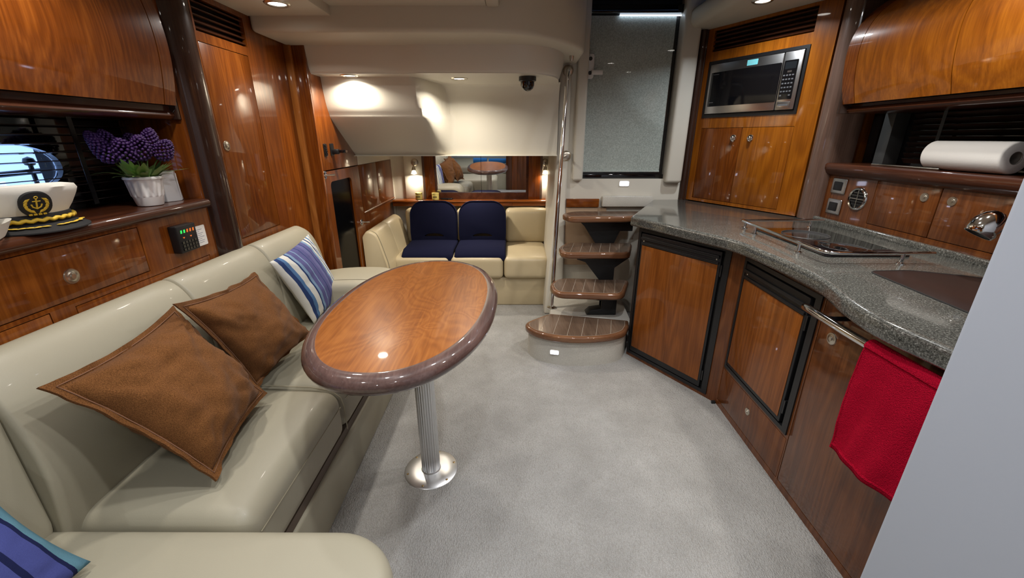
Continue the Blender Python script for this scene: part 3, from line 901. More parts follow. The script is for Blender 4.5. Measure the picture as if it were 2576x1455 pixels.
# ================================================================== PILLOWS
def pillow(name, label, corners, thick, mat, cat='pillow', flange=0.0, sag=.10, group=None, wr=.004, seed=0, nrm=None, tagcol=None):
    """corners: BL, BR, TR, TL in space; body is a swollen patch, optional flat flange all round"""
    C = [Vector(c) for c in corners]
    n0 = ((C[1] - C[0]).cross(C[3] - C[0])).normalized()
    if nrm is not None and n0.dot(Vector(nrm)) < 0: n0 = -n0
    t = thing(name, label, cat, tuple((C[0] + C[1]) / 2), group)
    K = 30
    def P(u, v):
        # edges bow inwards between the pulled-out corners
        a, b = 2 * u - 1, 2 * v - 1
        uu = u - sag * .5 * a * (1 - b * b) * abs(a); vv = v - sag * .5 * b * (1 - a * a) * abs(b)
        return C[0] * (1 - uu) * (1 - vv) + C[1] * uu * (1 - vv) + C[2] * uu * vv + C[3] * (1 - uu) * vv
    V, F, UV = [], [], []
    def body(u, v, s):
        a, b = 2 * u - 1, 2 * v - 1
        h = (max(0, 1 - a * a) ** .55) * (max(0, 1 - b * b) ** .55)
        w = noise.noise(Vector((u * 4 + seed * 3.1, v * 4, s))) * wr + noise.noise(Vector((u * 9 + seed, v * 13, s * 2))) * wr * .6
        w += wr * 1.2 * math.sin(9 * (a + b * .6) + seed) * (abs(a * b) ** 1.2)
        for ci, (qu, qv) in enumerate(((0, 0), (1, 0), (1, 1), (0, 1))):
            dd = math.hypot(u - qu, v - qv)
            th_ = math.atan2(v - qv, u - qu)
            w += wr * .9 * math.exp(-dd / .22) * math.sin(th_ * 13 + seed + ci * 1.7) * min(1, dd * 6)
        return h * thick * .5 + w * min(1, h * 2.2)
    i0 = flange
    for s in (1, -1):
        base = len(V)
        for i in range(K + 1):
            for j in range(K + 1):
                u, v = i / K, j / K
                uu, vv = i0 + u * (1 - 2 * i0), i0 + v * (1 - 2 * i0)
                V.append(P(uu, vv) + n0 * s * (body(u, v, s) + .0015)); UV.append((u, v))
        for i in range(K):
            for j in range(K):
                q = (base + i * (K + 1) + j, base + (i + 1) * (K + 1) + j, base + (i + 1) * (K + 1) + j + 1, base + i * (K + 1) + j + 1)
                F.append(q if s > 0 else q[::-1])
    nb = (K + 1) ** 2
    # close the rim between the two sides
    ringi = [i * (K + 1) for i in range(K)] + [K * (K + 1) + j for j in range(K)] + [i * (K + 1) + K for i in range(K, 0, -1)] + [j for j in range(K, 0, -1)]
    for k in range(len(ringi)):
        a, b = ringi[k], ringi[(k + 1) % len(ringi)]
        F.append((a, nb + a, nb + b, b))
    o = build('cover', V, F, mat, t, smooth=True)
    uvl = o.data.uv_layers.new(name='UVMap')
    for lp_ in o.data.loops:
        uvl.data[lp_.index].uv = UV[lp_.vertex_index]
    if flange > 0:
        V, F = [], []
        def rim(k, inn):
            pts = []
            m = 24
            lo, hi = inn, 1 - inn
            for e in range(4):
                for i in range(m):
                    f = lo + (hi - lo) * i / m
                    uv = [(f, lo), (hi, f), (1 - f, hi), (lo, 1 - f)][e]
                    wv = noise.noise(Vector((e * 7.1 + i * .35, seed, k))) * .014
                    pts.append(P(*uv) + n0 * wv * (1 if inn < .01 else .1))
            return pts
        A, B = rim(0, 0), rim(0, flange + .012)
        m = len(A)
        for p in A: V.append(p + n0 * .003)
        for p in B: V.append(p + n0 * .003)
        for p in A: V.append(p - n0 * .003)
        for p in B: V.append(p - n0 * .003)
        for i in range(m):
            j = (i + 1) % m
            F += [(i, j, m + j, m + i), (2 * m + i, 3 * m + i, 3 * m + j, 2 * m + j), (i, 2 * m + i, 2 * m + j, j), (m + i, m + j, 3 * m + j, 3 * m + i)]
        f = build('flange', V, F, mat, t); fix(f); f.data.shade_smooth(); f.data.set_sharp_from_angle(angle=math.radians(50))
        S = [p + n0 * .0045 for p in rim(0, flange * .80)]
        tube('stitching', S, .0011, MT['stitch_b'], f, 5, closed=True)
    return t
MT['stitch_b'] = plain('brown_thread', (.21, .10, .055), .8)
pillow('throw_pillow', 'large brown canvas pillow with stitched flange, nearest the camera on the sofa',
       [(-.782, .859, .475), (-.844, 1.225, .50), (-1.045, 1.187, .842), (-1.0, .753, .834)], .185, MT['brown'], flange=.045, sag=.10, group='brown canvas pillows', seed=1, nrm=(1, 0, .4), wr=.016)
pillow('throw_pillow', 'brown canvas pillow between the larger brown one and the striped one',
       [(-.925, 1.285, .475), (-.895, 1.685, .50), (-1.045, 1.612, .815), (-.965, 1.10, .883)], .18, MT['brown'], flange=.042, sag=.10, group='brown canvas pillows', seed=5, nrm=(1, 0, .4), wr=.014)
pillow('throw_pillow', 'blue and white striped pillow standing beside the sofa arm',
       [(-.982, 1.881, .46), (-.958, 2.193, .50), (-1.035, 2.08, .866), (-1.03, 1.70, .831)], .11, MT['stripe'], sag=.06, seed=9, nrm=(1, 0, .3), wr=.005)
pillow('throw_pillow', 'navy and teal striped pillow cut off by the picture corner',
       [(-.93, .18, .48), (-.90, .635, .478), (-1.05, .637, .697), (-1.06, .15, .75)], .15, MT['stripe2'], sag=.06, seed=12, nrm=(1, 0, .3), wr=.006)

# ================================================================== TABLE
tb = thing('oval_table', 'oval pedestal table with cherry veneer and a dark rounded rim', 'table', (-.344, 1.405, 0))
TCX, TCY, TA, TB_, TZ, TR_ = -.360, 1.432, .548, .304, .765, -.043
def tell(off, n=72): return ell_pts(TCX, TCY, TB_ + off, TA + off, n, 2.22, TR_)
plate('top_veneer', tell(-.040), TZ - .02, TZ, MT['tabletop'], tb)
prof = [(-.041, TZ - .02), (-.041, TZ), (-.038, TZ + .0005), (-.026, TZ), (-.012, TZ - .006), (-.003, TZ - .017), (0, TZ - .028), (-.003, TZ - .040), (-.012, TZ - .051), (-.028, TZ - .057), (-.06, TZ - .058), (-.06, TZ - .021)]
rings = [tell(o_) for o_, z in prof]
rows = [[(*rings[k][i], prof[k][1]) for k in range(len(prof))] for i in range(72)]
grid('rim', rows, MT['tablerim'], tb, close_u=True, close_v=True)
plate('underside', tell(-.055), TZ - .052, TZ - .022, MT['tablerim'], tb)
PX, PY = -.344, 1.405
V = []
for i in range(96):
    a = 2 * PI * i / 96; r = .037 + (.0012 if i % 4 < 2 else -.0012)
    V.append((PX + r * math.cos(a), PY + r * math.sin(a)))
plate('post', V, .012, TZ - .05, MT['alu'], tb, smooth_angle=20)
lathe('base_plate', [(0, .012), (.039, .012), (.041, .007), (.062, .006), (.108, .0035), (.112, 0)], plain('spun_aluminium', (.74, .74, .74), .36, 1), tb, 56, Matrix.Translation((PX, PY, 0)))
for i in range(6):
    a = .35 + PI / 3 * i
    lathe('screw', [(0, .0062), (.003, .0062), (.0052, .0045)], plain('brass_screw', (.35, .25, .12), .4, 1) if i == 0 else bpy.data.materials['brass_screw'], tb, 12, Matrix.Translation((PX + .098 * math.cos(a), PY + .098 * math.sin(a), 0)))
lathe('top_socket', [(.075, TZ - .054), (.075, TZ - .066), (.045, TZ - .075), (.040, TZ - .12), (.038, TZ - .12)], MT['alu'], tb, 32, Matrix.Translation((PX, PY, 0)))

# ================================================================== THINGS ON THE LEDGE
LZ = 1.106
# potted lavender
PC = Vector((-1.262, 1.468, LZ))
pot = thing('potted_lavender', 'purple artificial lavender in a white fluted pot', 'plant', tuple(PC))
rows = []
for (r, z) in [(0, .002), (.036, .002), (.038, .006), (.043, .03), (.0445, .034), (.045, .036), (.050, .078), (.052, .088), (.0555, .091), (.0555, .097), (.053, .099), (.050, .098), (.048, .085)]:
    ring = []
    for k in range(96):
        a = 2 * PI * k / 96
        rr = r * 1.0 + (.0011 * (1 if k % 6 < 3 else -1) if .036 <= z <= .086 and r > .02 else 0)
        ring.append((PC.x + rr * math.cos(a), PC.y + rr * math.sin(a), PC.z + z))
    rows.append(ring)
grid('pot', rows, MT['pot'], pot, close_v=True)
lathe('soil', [(0, .088), (.047, .086)], plain('dark_soil', (.03, .02, .012), .95), pot, 24, Matrix.Translation(PC))
cam_r = Vector((.66, .75, 0)); cam_f = Vector((.75, -.66, 0))
heads = [(-.080, .185, .02, .025, .045), (-.034, .182, .035, .030, .042), (.010, .190, .03, .028, .042), (-.060, .212, -.01, .022, .038), (.046, .218, .0, .023, .036), (.074, .182, .02, .026, .038), (-.090, .212, 0, .019, .034), (.0, .20, -.03, .024, .038)]
rnd = random.Random(4)
icos = []
for hi, (a, h, fwd, rad, hh) in enumerate(heads):
    c = PC + cam_r * a + cam_f * fwd + Vector((0, 0, h))
    base = PC + cam_r * a * .25 + Vector((0, 0, .09))
    mid = (base + c) / 2 + Vector((0, 0, .01))
    st = tube('stem', smooth_path([base, mid, c + Vector((0, 0, -.01))], 4), .0022, MT['stem'], pot, 6)
    V, F = [], []
    axis = (c - base).normalized()
    sx = axis.cross(Vector((0, 1, .2))).normalized(); sy = axis.cross(sx)
    nb = 100
    for i in range(nb):
        t = (i + .5) / nb
        z = -1 + 2 * t
        ang = i * 2.39996
        rr = math.sqrt(max(0, 1 - z * z)) * (1.0 - .25 * z)
        p = c + axis * (z * hh * .95) + (sx * math.cos(ang) + sy * math.sin(ang)) * rr * rad
        q = .0052 * rnd.uniform(.8, 1.15)
        b = len(V)
        # little bead: two rings
        for (rz, rq) in ((1, 0), (.45, .9), (-.45, .9), (-1, 0)):
            if rq == 0: V.append(p + axis * rz * q)
            else:
                for k in range(6):
                    V.append(p + axis * rz * q + (sx * math.cos(k * PI / 3) + sy * math.sin(k * PI / 3)) * q * rq)
        for k in range(6):
            k2 = (k + 1) % 6
            F += [(b, b + 1 + k, b + 1 + k2), (b + 1 + k, b + 7 + k, b + 7 + k2, b + 1 + k2), (b + 13, b + 7 + k2, b + 7 + k)]
    fl = build('flower_head', V, F, MT['bloom'] if hi % 3 else MT['bloom2'], pot); fix(fl); fl.data.shade_smooth()
def leaf(p0, d, ln, w, droop):
    rows = []
    d = Vector(d).normalized(); s = d.cross(Vector((0, 0, 1))).normalized()
    for i in range(8):
        t = i / 7
        c = Vector(p0) + d * ln * t + Vector((0, 0, -droop * t * t))
        ww = w * math.sin(PI * (t * .92 + .06)) 
        rows.append([c - s * ww + Vector((0, 0, .15 * ww)), c, c + s * ww + Vector((0, 0, .15 * ww))])
    return grid('leaf', rows, MT['leaf'], pot)
for i in range(46):
    a = rnd.uniform(0, 2 * PI)
    d = Vector((math.cos(a), math.sin(a), rnd.uniform(.5, 1.6)))
    leaf(PC + Vector((.03 * math.cos(a), .03 * math.sin(a), .09)), d, rnd.uniform(.06, .10), rnd.uniform(.007, .013), rnd.uniform(.0, .03))
leaf(PC + Vector((0, 0, .095)) - cam_r * .02, -cam_r + Vector((0, 0, .55)), .125, .007, .045)
leaf(PC + Vector((0, 0, .095)) + cam_r * .02, cam_r + Vector((0, 0, .30)), .12, .006, .012)
leaf(PC + Vector((0, 0, .095)) + cam_r * .01, cam_r + cam_f * .3 + Vector((0, 0, .6)), .09, .010, .03)

# white folded box behind the pot
wbm = plain('white_card_box', (.70, .71, .72), .55)
wb_ = thing('white_box', 'white faceted card box behind the flower pot', 'box', (-1.285, 1.585, LZ))
pp = [(-1.320, 1.535), (-1.258, 1.538), (-1.240, 1.585), (-1.262, 1.622), (-1.322, 1.622)]
cx, cy = -1.285, 1.58
V = [(x, y, LZ + .0005) for x, y in pp] + [(cx + (x - cx) * .86, cy + (y - cy) * .86, LZ + .108) for x, y in pp]
F = [tuple(range(5)), tuple(range(5, 10))] + [(i, (i + 1) % 5, 5 + (i + 1) % 5, 5 + i) for i in range(5)]
o = build('shell', V, F, wbm, wb_); fix(o, .002, 2)
box('divider', -1.2415, -1.2395, 1.583, 1.587, LZ + .004, LZ + .10, wbm, wb_)

# captain's cap
HC = Vector((-1.285, 1.085, LZ))
HA = math.radians(-14)
HM = Matrix.Translation(HC) @ Matrix.Rotation(HA, 4, 'Z') @ Matrix.Diagonal((1.0, 1.10, 1, 1))   # local +x is the front
hat = thing('captains_cap', "white captain's cap with black band, gold braid and anchor badge", 'cap', tuple(HC))
rows = []
for (r, z0, tiltk) in [(.086, .036, 0), (.089, .042, .1), (.098, .056, .5), (.111, .080, .8), (.116, .092, 1), (.112, .101, 1), (.09, .106, 1), (.05, .105, 1), (.0, .104, 1)]:
    ring = []
    for k in range(48):
        a = 2 * PI * k / 48
        x, y = max(r, 1e-4) * math.cos(a), max(r, 1e-4) * math.sin(a)
        ring.append((x, y, z0 + tiltk * (x * .10) + .002 * math.sin(5 * a) * (1 if .05 < z0 < .1 else 0)))
    rows.append(ring)
grid('crown', rows, MT['capwhite'], hat, close_v=True, M=HM)
grid('band', [[(r * math.cos(2 * PI * k / 48), r * math.sin(2 * PI * k / 48), z) for k in range(48)] for r, z in ((.085, .0), (.0895, .006), (.0905, .036), (.088, .040))], MT['capblack'], hat, close_v=True, M=HM)
rows = []
for i in range(25):
    a = -1.15 + 2.3 * i / 24
    w = .052 * max(0, math.cos(a * 1.32)) ** .6 
    rows.append([(r * math.cos(a), r * math.sin(a), z) for r, z in ((.088, .018), (.090 + w * .5, .016 - w * .12), (.090 + w, .010 - w * .16), (.090 + w, .007 - w * .16), (.088, .012))])
vis = grid('visor', rows, MT['capblack'], hat, M=HM)
tube('braid', [(.0935 * math.cos(a), .0935 * math.sin(a), .026 + .002 * math.sin(a * 30)) for a in [-1.5 + 3.0 * i / 60 for i in range(61)]], .0048, MT['gold'], hat, 8, M=HM)
for sgn in (-1, 1):
    for i in range(7):
        a = sgn * (.12 + .11 * i)
        w = .045 * max(0, math.cos(a * 1.32)) ** .6
        r = .090 + w * .62
        z = .0185 - w * .13
        dirv = Vector((-math.sin(a), math.cos(a), 0)) * sgn
        p = Vector((r * math.cos(a), r * math.sin(a), z))
        q = lathe('gold_leaf', [(0, -.009), (.004, -.004), (.0045, .0), (.003, .006), (0, .011)], MT['gold'], vis, 8, HM @ Matrix.Translation(p) @ Matrix.Rotation(math.atan2(dirv.y, dirv.x) + (.35 if i % 2 else -.35), 4, 'Z') @ Matrix.Rotation(PI / 2, 4, 'Y') @ Matrix.Diagonal((.4, 1, 1, 1)))
# badge on the crown front
BM = HM @ Matrix.Translation((.1035, -.012, .068)) @ Matrix.Rotation(math.radians(-6), 4, 'Z') @ Matrix.Rotation(math.radians(22), 4, 'Y') @ frame((0, 0, 0), (0, 1, 0), (1, 0, 0)).to_3x3().to_4x4()
bd = plate('badge', ell_pts(0, 0, .028, .033, 32, 2.3), -.004, .004, MT['capblack'], hat, M=BM, bevel=.001)
def bar(name, pts, r, z=.005): return tube(name, [(x, y, z) for x, y in pts], r, MT['gold'], bd, 6, M=BM)
bar('anchor_shank', [(0, -.010), (0, .016)], .0017)
bar('anchor_stock', [(-.007, .009), (.007, .009)], .0014)
bar('anchor_fluke', [(-.009, .001), (-.007, -.006), (0, -.011), (.007, -.006), (.009, .001)], .0016)
bar('anchor_ring', [(.003 * math.cos(a), .019 + .003 * math.sin(a)) for a in [2 * PI * i / 10 for i in range(11)]], .001)
for sgn in (-1, 1):
    for i in range(5):
        a = -PI / 2 + sgn * (.45 + .42 * i)
        x, y = .0185 * math.cos(a), .021 * math.sin(a) + .001
        lathe('wreath_leaf', [(0, -.008), (.0035, 0), (0, .008)], MT['gold'], bd, 8, BM @ Matrix.Translation((x, y, .0045)) @ Matrix.Rotation(a + sgn * PI / 2 + sgn * .35, 4, 'Z') @ Matrix.Rotation(PI / 2, 4, 'Y') @ Matrix.Diagonal((.35, 1, 1, 1)))
for i in range(4):
    plate('badge_letter', rect_pts(-.0155 + i * .0082, -.0095 + i * .0082, -.0285, -.0245, .0008), .004, .0055, MT['gold'], bd, M=BM)

# white sailor cap, mostly out of frame
sc_ = thing('sailor_cap', 'plain white cloth sailor cap at the picture edge beside the black visor', 'cap', (-1.255, .90, LZ))
SM = Matrix.Translation((-1.245, .905, LZ))
grid('crown', [[(r * math.cos(2 * PI * k / 40), r * math.sin(2 * PI * k / 40), z) for k in range(40)] for r, z in ((.070, 0), (.076, .01), (.078, .030), (.070, .052), (.04, .062), (0.0001, .064))], MT['capwhite'], sc_, close_v=True, M=SM)
grid('brim', [[(r * (1 + .03 * math.cos(3 * 2 * PI * k / 40)) * math.cos(2 * PI * k / 40), r * math.sin(2 * PI * k / 40), z + .005 * math.sin(2 * 2 * PI * k / 40)) for k in range(40)] for r, z in ((.080, .002), (.086, .012), (.098, .036), (.0995, .038), (.097, .037), (.083, .014))], MT['capwhite'], sc_, close_v=True, M=SM)

# remote panel and note card on the locker front
rp = thing('radio_control', 'black wall-mounted control box with lit green and amber digits', 'control', (XL + .01, 1.477, .94))
plate('case', rect_pts(1.431, 1.524, .940, 1.036, .004), .0, .030, MT['black'], rp, M=ML, bevel=.003)
for i in range(5):
    plate('digit', [(1.447 + i * .0145, 1.009), (1.453 + i * .0145, 1.009), (1.455 + i * .0145, 1.020), (1.449 + i * .0145, 1.020)], .030, .0312, MT['ledgreen'] if i < 2 else MT['ledamber'], rp, M=ML)
for i in range(5):
    for j in range(3):
        plate('key', rect_pts(1.443 + i * .0145, 1.453 + i * .0145, .947 + j * .0125, .956 + j * .0125, .002), .030, .033, MT['blackgloss'], rp, M=ML)
for i in range(2):
    plate('arrow_key', [(1.452 + i * .034, .995), (1.462 + i * .034, .995), (1.457 + i * .034, .990)], .030, .0312, MT['ledamber'], rp, M=ML)
nc = thing('note_card', 'small white printed card behind the black control box', 'card', (XL + .001, 1.56, .94))
plate('card', rect_pts(1.515, 1.605, .936, 1.012, .004), .0005, .002, MT['paper'], nc, M=ML)
ink = plain('grey_ink', (.35, .36, .40), .8)
for i in range(8):
    w = (.055, .06, .048, .062, .05, .058, .04, .056)[i]
    plate('text_line', [(1.532, .948 + i * .007), (1.532 + w, .948 + i * .007), (1.532 + w, .950 + i * .007), (1.532, .950 + i * .007)], .002, .0023, ink, nc, M=ML)

# ================================================================== AFT SEAT
aft = thing('aft_settee', 'tan leather settee across the aft end under the mirror', 'sofa', (-.35, 3.5, 0))
box('base', -1.09, .285, 3.25, 3.80, 0, .245, MT['leather_w'], aft, .01, 3)
for (a, b) in ((-1.0, -.50), (-.50, -.068), (-.068, .30)):
    cushion('seat_cushion', a + .003, b - .003, 3.20, 3.80, .248, .425, MT['leather_w'], aft, r=.035, puff=(0, 0, .012), k=4, mid=5)
for (a, b) in ((-.96, -.50), (-.50, -.06), (-.06, .325)):
    cushion('back_cushion', a + .003, b - .003, 3.715, 3.84, .425, .728, MT['leather_w'], aft, r=.035, puff=(0, .012, .006), k=4, mid=5)
cushion('end_bolster', .305, .338, 3.60, 3.84, .30, .72, MT['leather_w'], aft, r=.016, k=4, mid=4)
# side back against the wall cabinet
sb = [(-1.09, .25), (-1.09, .655), (-1.06, .685), (-1.02, .68), (-.985, .64), (-.945, .50), (-.925, .40), (-.925, .25)]
for (y0, y1) in ((2.98, 3.34), (3.34, 3.72)):
    ring = [(p.x, p.z) for p in smooth_path([(x, 0, z) for x, z in sb[1:]], 4)] + [(-.925, .25), (-1.09, .25)]
    rows = []
    for (y, k_) in ((y0, .96), (y0 + .006, .985), (y0 + .02, 1), (y1 - .02, 1), (y1 - .006, .985), (y1, .96)):
        rows.append([(-1.09 + (x + 1.09) * k_, y, .25 + (z - .25) * k_) for x, z in ring])
    grid('side_back', rows, MT['leather_w'], aft, close_v=True, cap=True)
tube('stitching', [(x + .003, 3.005, z) for x, z in ring[2:-4]], .003, MT['stitch'], aft, 6)
box('side_base', -1.09, -.93, 2.99, 3.25, 0, .25, MT['leather_w'], aft, .008)

# navy folding cushions
def navy_chair(cx, label):
    t = thing('folding_seat', label, 'seat', (cx, 3.45, .43), 'navy folding seats')
    w = .203
    # back: arch outline in local (x, along), tilted
    out = [(-w * .96, 0), (w * .96, 0), (w, .10), (w, .24)] + [(w - .12 + .12 * math.cos(a), .257 + .12 * math.sin(a)) for a in [PI / 2 * i / 8 for i in range(9)]] + [(-w + .12 + .12 * math.cos(a), .257 + .12 * math.sin(a)) for a in [PI / 2 + PI / 2 * i / 8 for i in range(9)]] + [(-w, .24), (-w, .10)]
    slot = [(-.085, .075), (.085, .075)] + [(.085 * math.cos(a), .075 + .026 * math.sin(a)) for a in [PI * i / 10 for i in range(1, 10)]]
    Mb = Matrix.Translation((cx, 3.60, .435)) @ Matrix.Rotation(math.radians(-9), 4, 'X') @ frame((0, 0, 0), (1, 0, 0), (0, -1, 0))
    b = plate('backrest', out, -.028, .028, MT['navy'], t, holes=[slot], bevel=.018, seg=4, M=Mb, smooth_angle=60, angle=60)
    n = len(out)
    tube('piping', [Mb @ Vector((x * .995, y * .998 + .001, .0285)) for x, y in out], .004, MT['navy'], b, 6, closed=True)
    cushion('seat', cx - w - .004, cx + w + .004, 3.215, 3.66, .438, .480, MT['navy'], t, r=.020, puff=(0, 0, .008), k=4, mid=6, warp=lambda v: Vector((v.x * 1.0 + (cx - v.x) * 0, v.y, v.z - (.055 * max(0, (3.30 - v.y) / .085) ** 2))))
    return t
navy_chair(-.682, 'navy fabric folding seat nearer the cherry door')
navy_chair(-.258, 'navy fabric folding seat next to the bare tan cushion')

# mirror cabinet with shelf
mc = thing('mirror_cabinet', 'cherry framed cabinet with two sliding mirror doors above the aft seat', 'cabinet', (-.3, 3.95, .73))
YF = 3.965
box('post', -.790, -.705, 3.895, YF, .79, 1.205, MT['wood'], mc, .002)
box('post', .150, .255, 3.895, YF, .79, 1.205, MT['wood'], mc, .002)
box('inner_stile', -.705, -.690, 3.905, YF, .79, 1.205, MT['dark'], mc)
box('inner_stile', .128, .150, 3.905, YF, .79, 1.205, MT['dark'], mc)
box('grey_strip', -.812, -.790, 3.90, YF, .79, 1.205, MT['pillar_g'], mc)
box('grey_strip', .255, .275, 3.90, YF, .79, 1.205, MT['pillar_g'], mc)
box('sill', -.690, .128, 3.905, YF, .79, .848, MT['dark'], mc)
tl = math.radians(1.9)
for (a, b) in ((-.690, -.283), (-.280, .128)):
    Mm = Matrix.Translation((0, 3.930, .848)) @ Matrix.Rotation(tl, 4, 'X') @ frame((0, 0, 0), (1, 0, 0), (0, -1, 0))
    plate('mirror_door', rect_pts(a, b, .0, .345, .006), -.004, 0, MT['mirror'], mc, M=Mm)
box('back', -.69, .128, 3.945, YF, .848, 1.205, MT['recess'], mc)
rows = [[(x, y, z) for y, z in [(3.96, .735), (3.96, .79), (3.85, .79), (3.838, .786), (3.834, .778), (3.838, .768), (3.846, .765), (3.846, .735)]] for x in (-1.09, .365)]
grid('shelf', rows, MT['wood_x'], mc, close_v=True, cap=True)
for (a, b) in ((-.75, -.36), (-.35, .0), (.01, .355)):
    box('shelf_drawer', a, b, 3.842, 3.85, .738, .762, MT['wood_x'], mc, .001)
struct(box('trim_lamp_panel', -.985, -.812, 3.945, 3.968, .79, 1.205, MT['liner'], bevel=.002), 'cream panel behind the wall lamp near the cherry cabinet', 'trim')
struct(box('trim_lamp_panel_right', .275, .352, 3.945, 3.968, .79, 1.205, MT['liner'], bevel=.002), 'cream panel behind the wall lamp next to the partition', 'trim')

def sconce(x, label):
    t = thing('wall_lamp', label, 'lamp', (x, 3.945, 1.05), 'chrome wall lamps')
    lathe('wall_plate', [(0, .010), (.020, .010), (.030, .006), (.034, 0)], MT['nickel'], t, 28, frame((x, 3.945, 1.115), (1, 0, 0), (0, -1, 0)))
    tube('arm', [(x, 3.94, 1.115), (x, 3.905, 1.112), (x, 3.893, 1.10), (x, 3.89, 1.075)], .006, MT['nickel'], t, 10)
    Ms = Matrix.Translation((x, 3.89, 1.0))
    lathe('shade_cup', [(0, .082), (.012, .080), (.016, .066), (.019, .052), (.017, .05)], MT['nickel'], t, 24, Ms)
    lathe('glass_shade', [(.018, .053), (.023, .040), (.030, .022), (.033, .014)], MT['glass'], t, 24, Ms)
    lathe('bulb', [(0, .050), (.012, .046), (.020, .034), (.024, .022), (.018, .016), (0, .013)], MT['lens_w'], t, 20, Ms)
    area_light('lamp_glow', (x, 3.89, 1.008), 1.2, WARM, .045, spread=170, parent=t)
sconce(-.885, 'small chrome wall lamp beside the cherry cabinet')
sconce(.300, 'small chrome wall lamp between the mirror and the partition')

def tin(x, y, label, gold):
    t = thing('candle_tin', label, 'candle', (x, y, .79), 'yellow tins on the shelf')
    lathe('tin', [(0, .001), (.030, .001), (.0315, .004), (.0315, .054), (.030, .056)], MT['candle'], t, 28, Matrix.Translation((x, y, .79)))
    lathe('lid', [(.0325, .050), (.0330, .052), (.0330, .062), (.031, .064), (0, .064)], gold, t, 28, Matrix.Translation((x, y, .79)))
    Mx = frame((x, y, .79), (1, 0, 0), (0, -1, 0))
    inkm = bpy.data.materials.get('brown_ink') or plain('brown_ink', (.12, .09, .03), .7)
    for i in range(4):
        a = -.5 + i * .30
        box('printed_mark', -.0045, .0045, -.0003, .0006, .022, .034, inkm, t, M=Matrix.Translation((x, y, .79)) @ Matrix.Rotation(a, 4, 'Z') @ Matrix.Translation((0, -.0318, 0)))
gm = plain('gold_lid', (.55, .46, .16), .35, .6)
tin(-.855, 3.885, 'yellow candle tin under the wall lamp', gm)
tin(-.700, 3.870, 'yellow candle tin in front of the mirror frame', MT['candle'])
kc = thing('key_case', 'small flat black case on the wooden shelf beside the tin', 'case', (-.60, 3.88, .79))
plate('shell', rect_pts(-.655, -.545, 3.865, 3.90, .012), .7905, .803, MT['black'], kc, bevel=.004)
box('clasp', -.60, -.585, 3.862, 3.866, .793, .800, MT['chrome'], kc)

# ================================================================== STEPS
st = thing('companionway_steps', 'curved wooden steps on a black spine rising to the door', 'steps', (.45, 2.6, 0))
def arc(pts, n=6): return [(p.x, p.y) for p in smooth_path([(x, y, 0) for x, y in pts], n)]
bo = arc([(.27, 2.62), (.115, 2.47), (.135, 2.36), (.24, 2.285), (.40, 2.255), (.57, 2.275), (.68, 2.33), (.735, 2.42)], 6) + [(.80, 2.62), (.84, 3.10), (.30, 3.10)]
plate('base', bo, 0, .165, MT['nonskid'], st)
plate('landing', [(.26, 2.60), (.78, 2.48), (.83, 3.08), (.30, 3.08)], .165, .196, MT['nonskid'], st, bevel=.006)
def inset(poly, d):
    n = len(poly); out = []
    A = sum(poly[i][0] * poly[(i + 1) % n][1] - poly[(i + 1) % n][0] * poly[i][1] for i in range(n))
    sg = 1 if A > 0 else -1
    for i in range(n):
        p0, p1, p2 = Vector(poly[i - 1]), Vector(poly[i]), Vector(poly[(i + 1) % n])
        e1, e2 = (p1 - p0).normalized(), (p2 - p1).normalized()
        n1, n2 = Vector((-e1.y, e1.x)) * sg, Vector((-e2.y, e2.x)) * sg
        b = (n1 + n2).normalized()
        k = d / max(.35, b.dot(n1))
        out.append((p1.x + b.x * k, p1.y + b.y * k))
    return out
def clip(poly, xa, xb, sk=0.0):
    """part of a polygon between two (slightly skewed) lines x = xa + sk*y and x = xb + sk*y"""
    def cut(P, f):
        out = []
        for i in range(len(P)):
            a, b = P[i], P[(i + 1) % len(P)]
            fa, fb = f(a), f(b)
            if fa >= 0: out.append(a)
            if (fa >= 0) != (fb >= 0):
                t = fa / (fa - fb); out.append((a[0] + (b[0] - a[0]) * t, a[1] + (b[1] - a[1]) * t))
        return out
    P = cut(poly, lambda p: p[0] - sk * p[1] - xa)
    return cut(P, lambda p: xb - (p[0] - sk * p[1])) if P else []
def tread(outline, z, n, sk, label=None, th=.042):
    body = plate('tread', outline, z - th, z, MT['teak_edge'], st, bevel=.014, seg=4, smooth_angle=60, angle=40)
    ins = inset(outline, .026)
    us = [p[0] - sk * p[1] for p in ins]
    a, b = min(us), max(us)
    plate('caulk', inset(outline, .024), z - .001, z + .0006, plain('pale_caulk', (.36, .30, .24), .7) if 'pale_caulk' not in bpy.data.materials else bpy.data.materials['pale_caulk'], body)
    for i in range(n):
        P = clip(ins, a + (b - a) * i / n + .0016, a + (b - a) * (i + 1) / n - .0016, sk)
        if len(P) >= 3:
            plate('plank', P, z - .001, z + .0022, MT['teak'], body)
t1 = arc([(.255, 2.605), (.095, 2.46), (.115, 2.35), (.23, 2.265), (.40, 2.232), (.58, 2.255), (.69, 2.315), (.742, 2.40)], 6) + [(.765, 2.49)]
tread(t1, .204, 7, .25)
def rnd_poly(P, r=.04, n=5):
    out = []
    for i in range(len(P)):
        a, b, c = Vector(P[i - 1]), Vector(P[i]), Vector(P[(i + 1) % len(P)])
        d1, d2 = (a - b), (c - b)
        rr = min(r, d1.length * .45, d2.length * .45)
        p, q = b + d1.normalized() * rr, b + d2.normalized() * rr
        for k in range(n + 1):
            t = k / n
            out.append(tuple(p * (1 - t) ** 2 + b * 2 * t * (1 - t) + q * t * t))
    return out
tread(rnd_poly([(.245, 2.64), (.275, 2.47), (.70, 2.435), (.82, 2.74), (.33, 2.775)], .07), .402, 7, .25)
tread(rnd_poly([(.318, 2.82), (.33, 2.665), (.78, 2.66), (.875, 2.95), (.40, 2.97)], .06), .61, 7, .25)
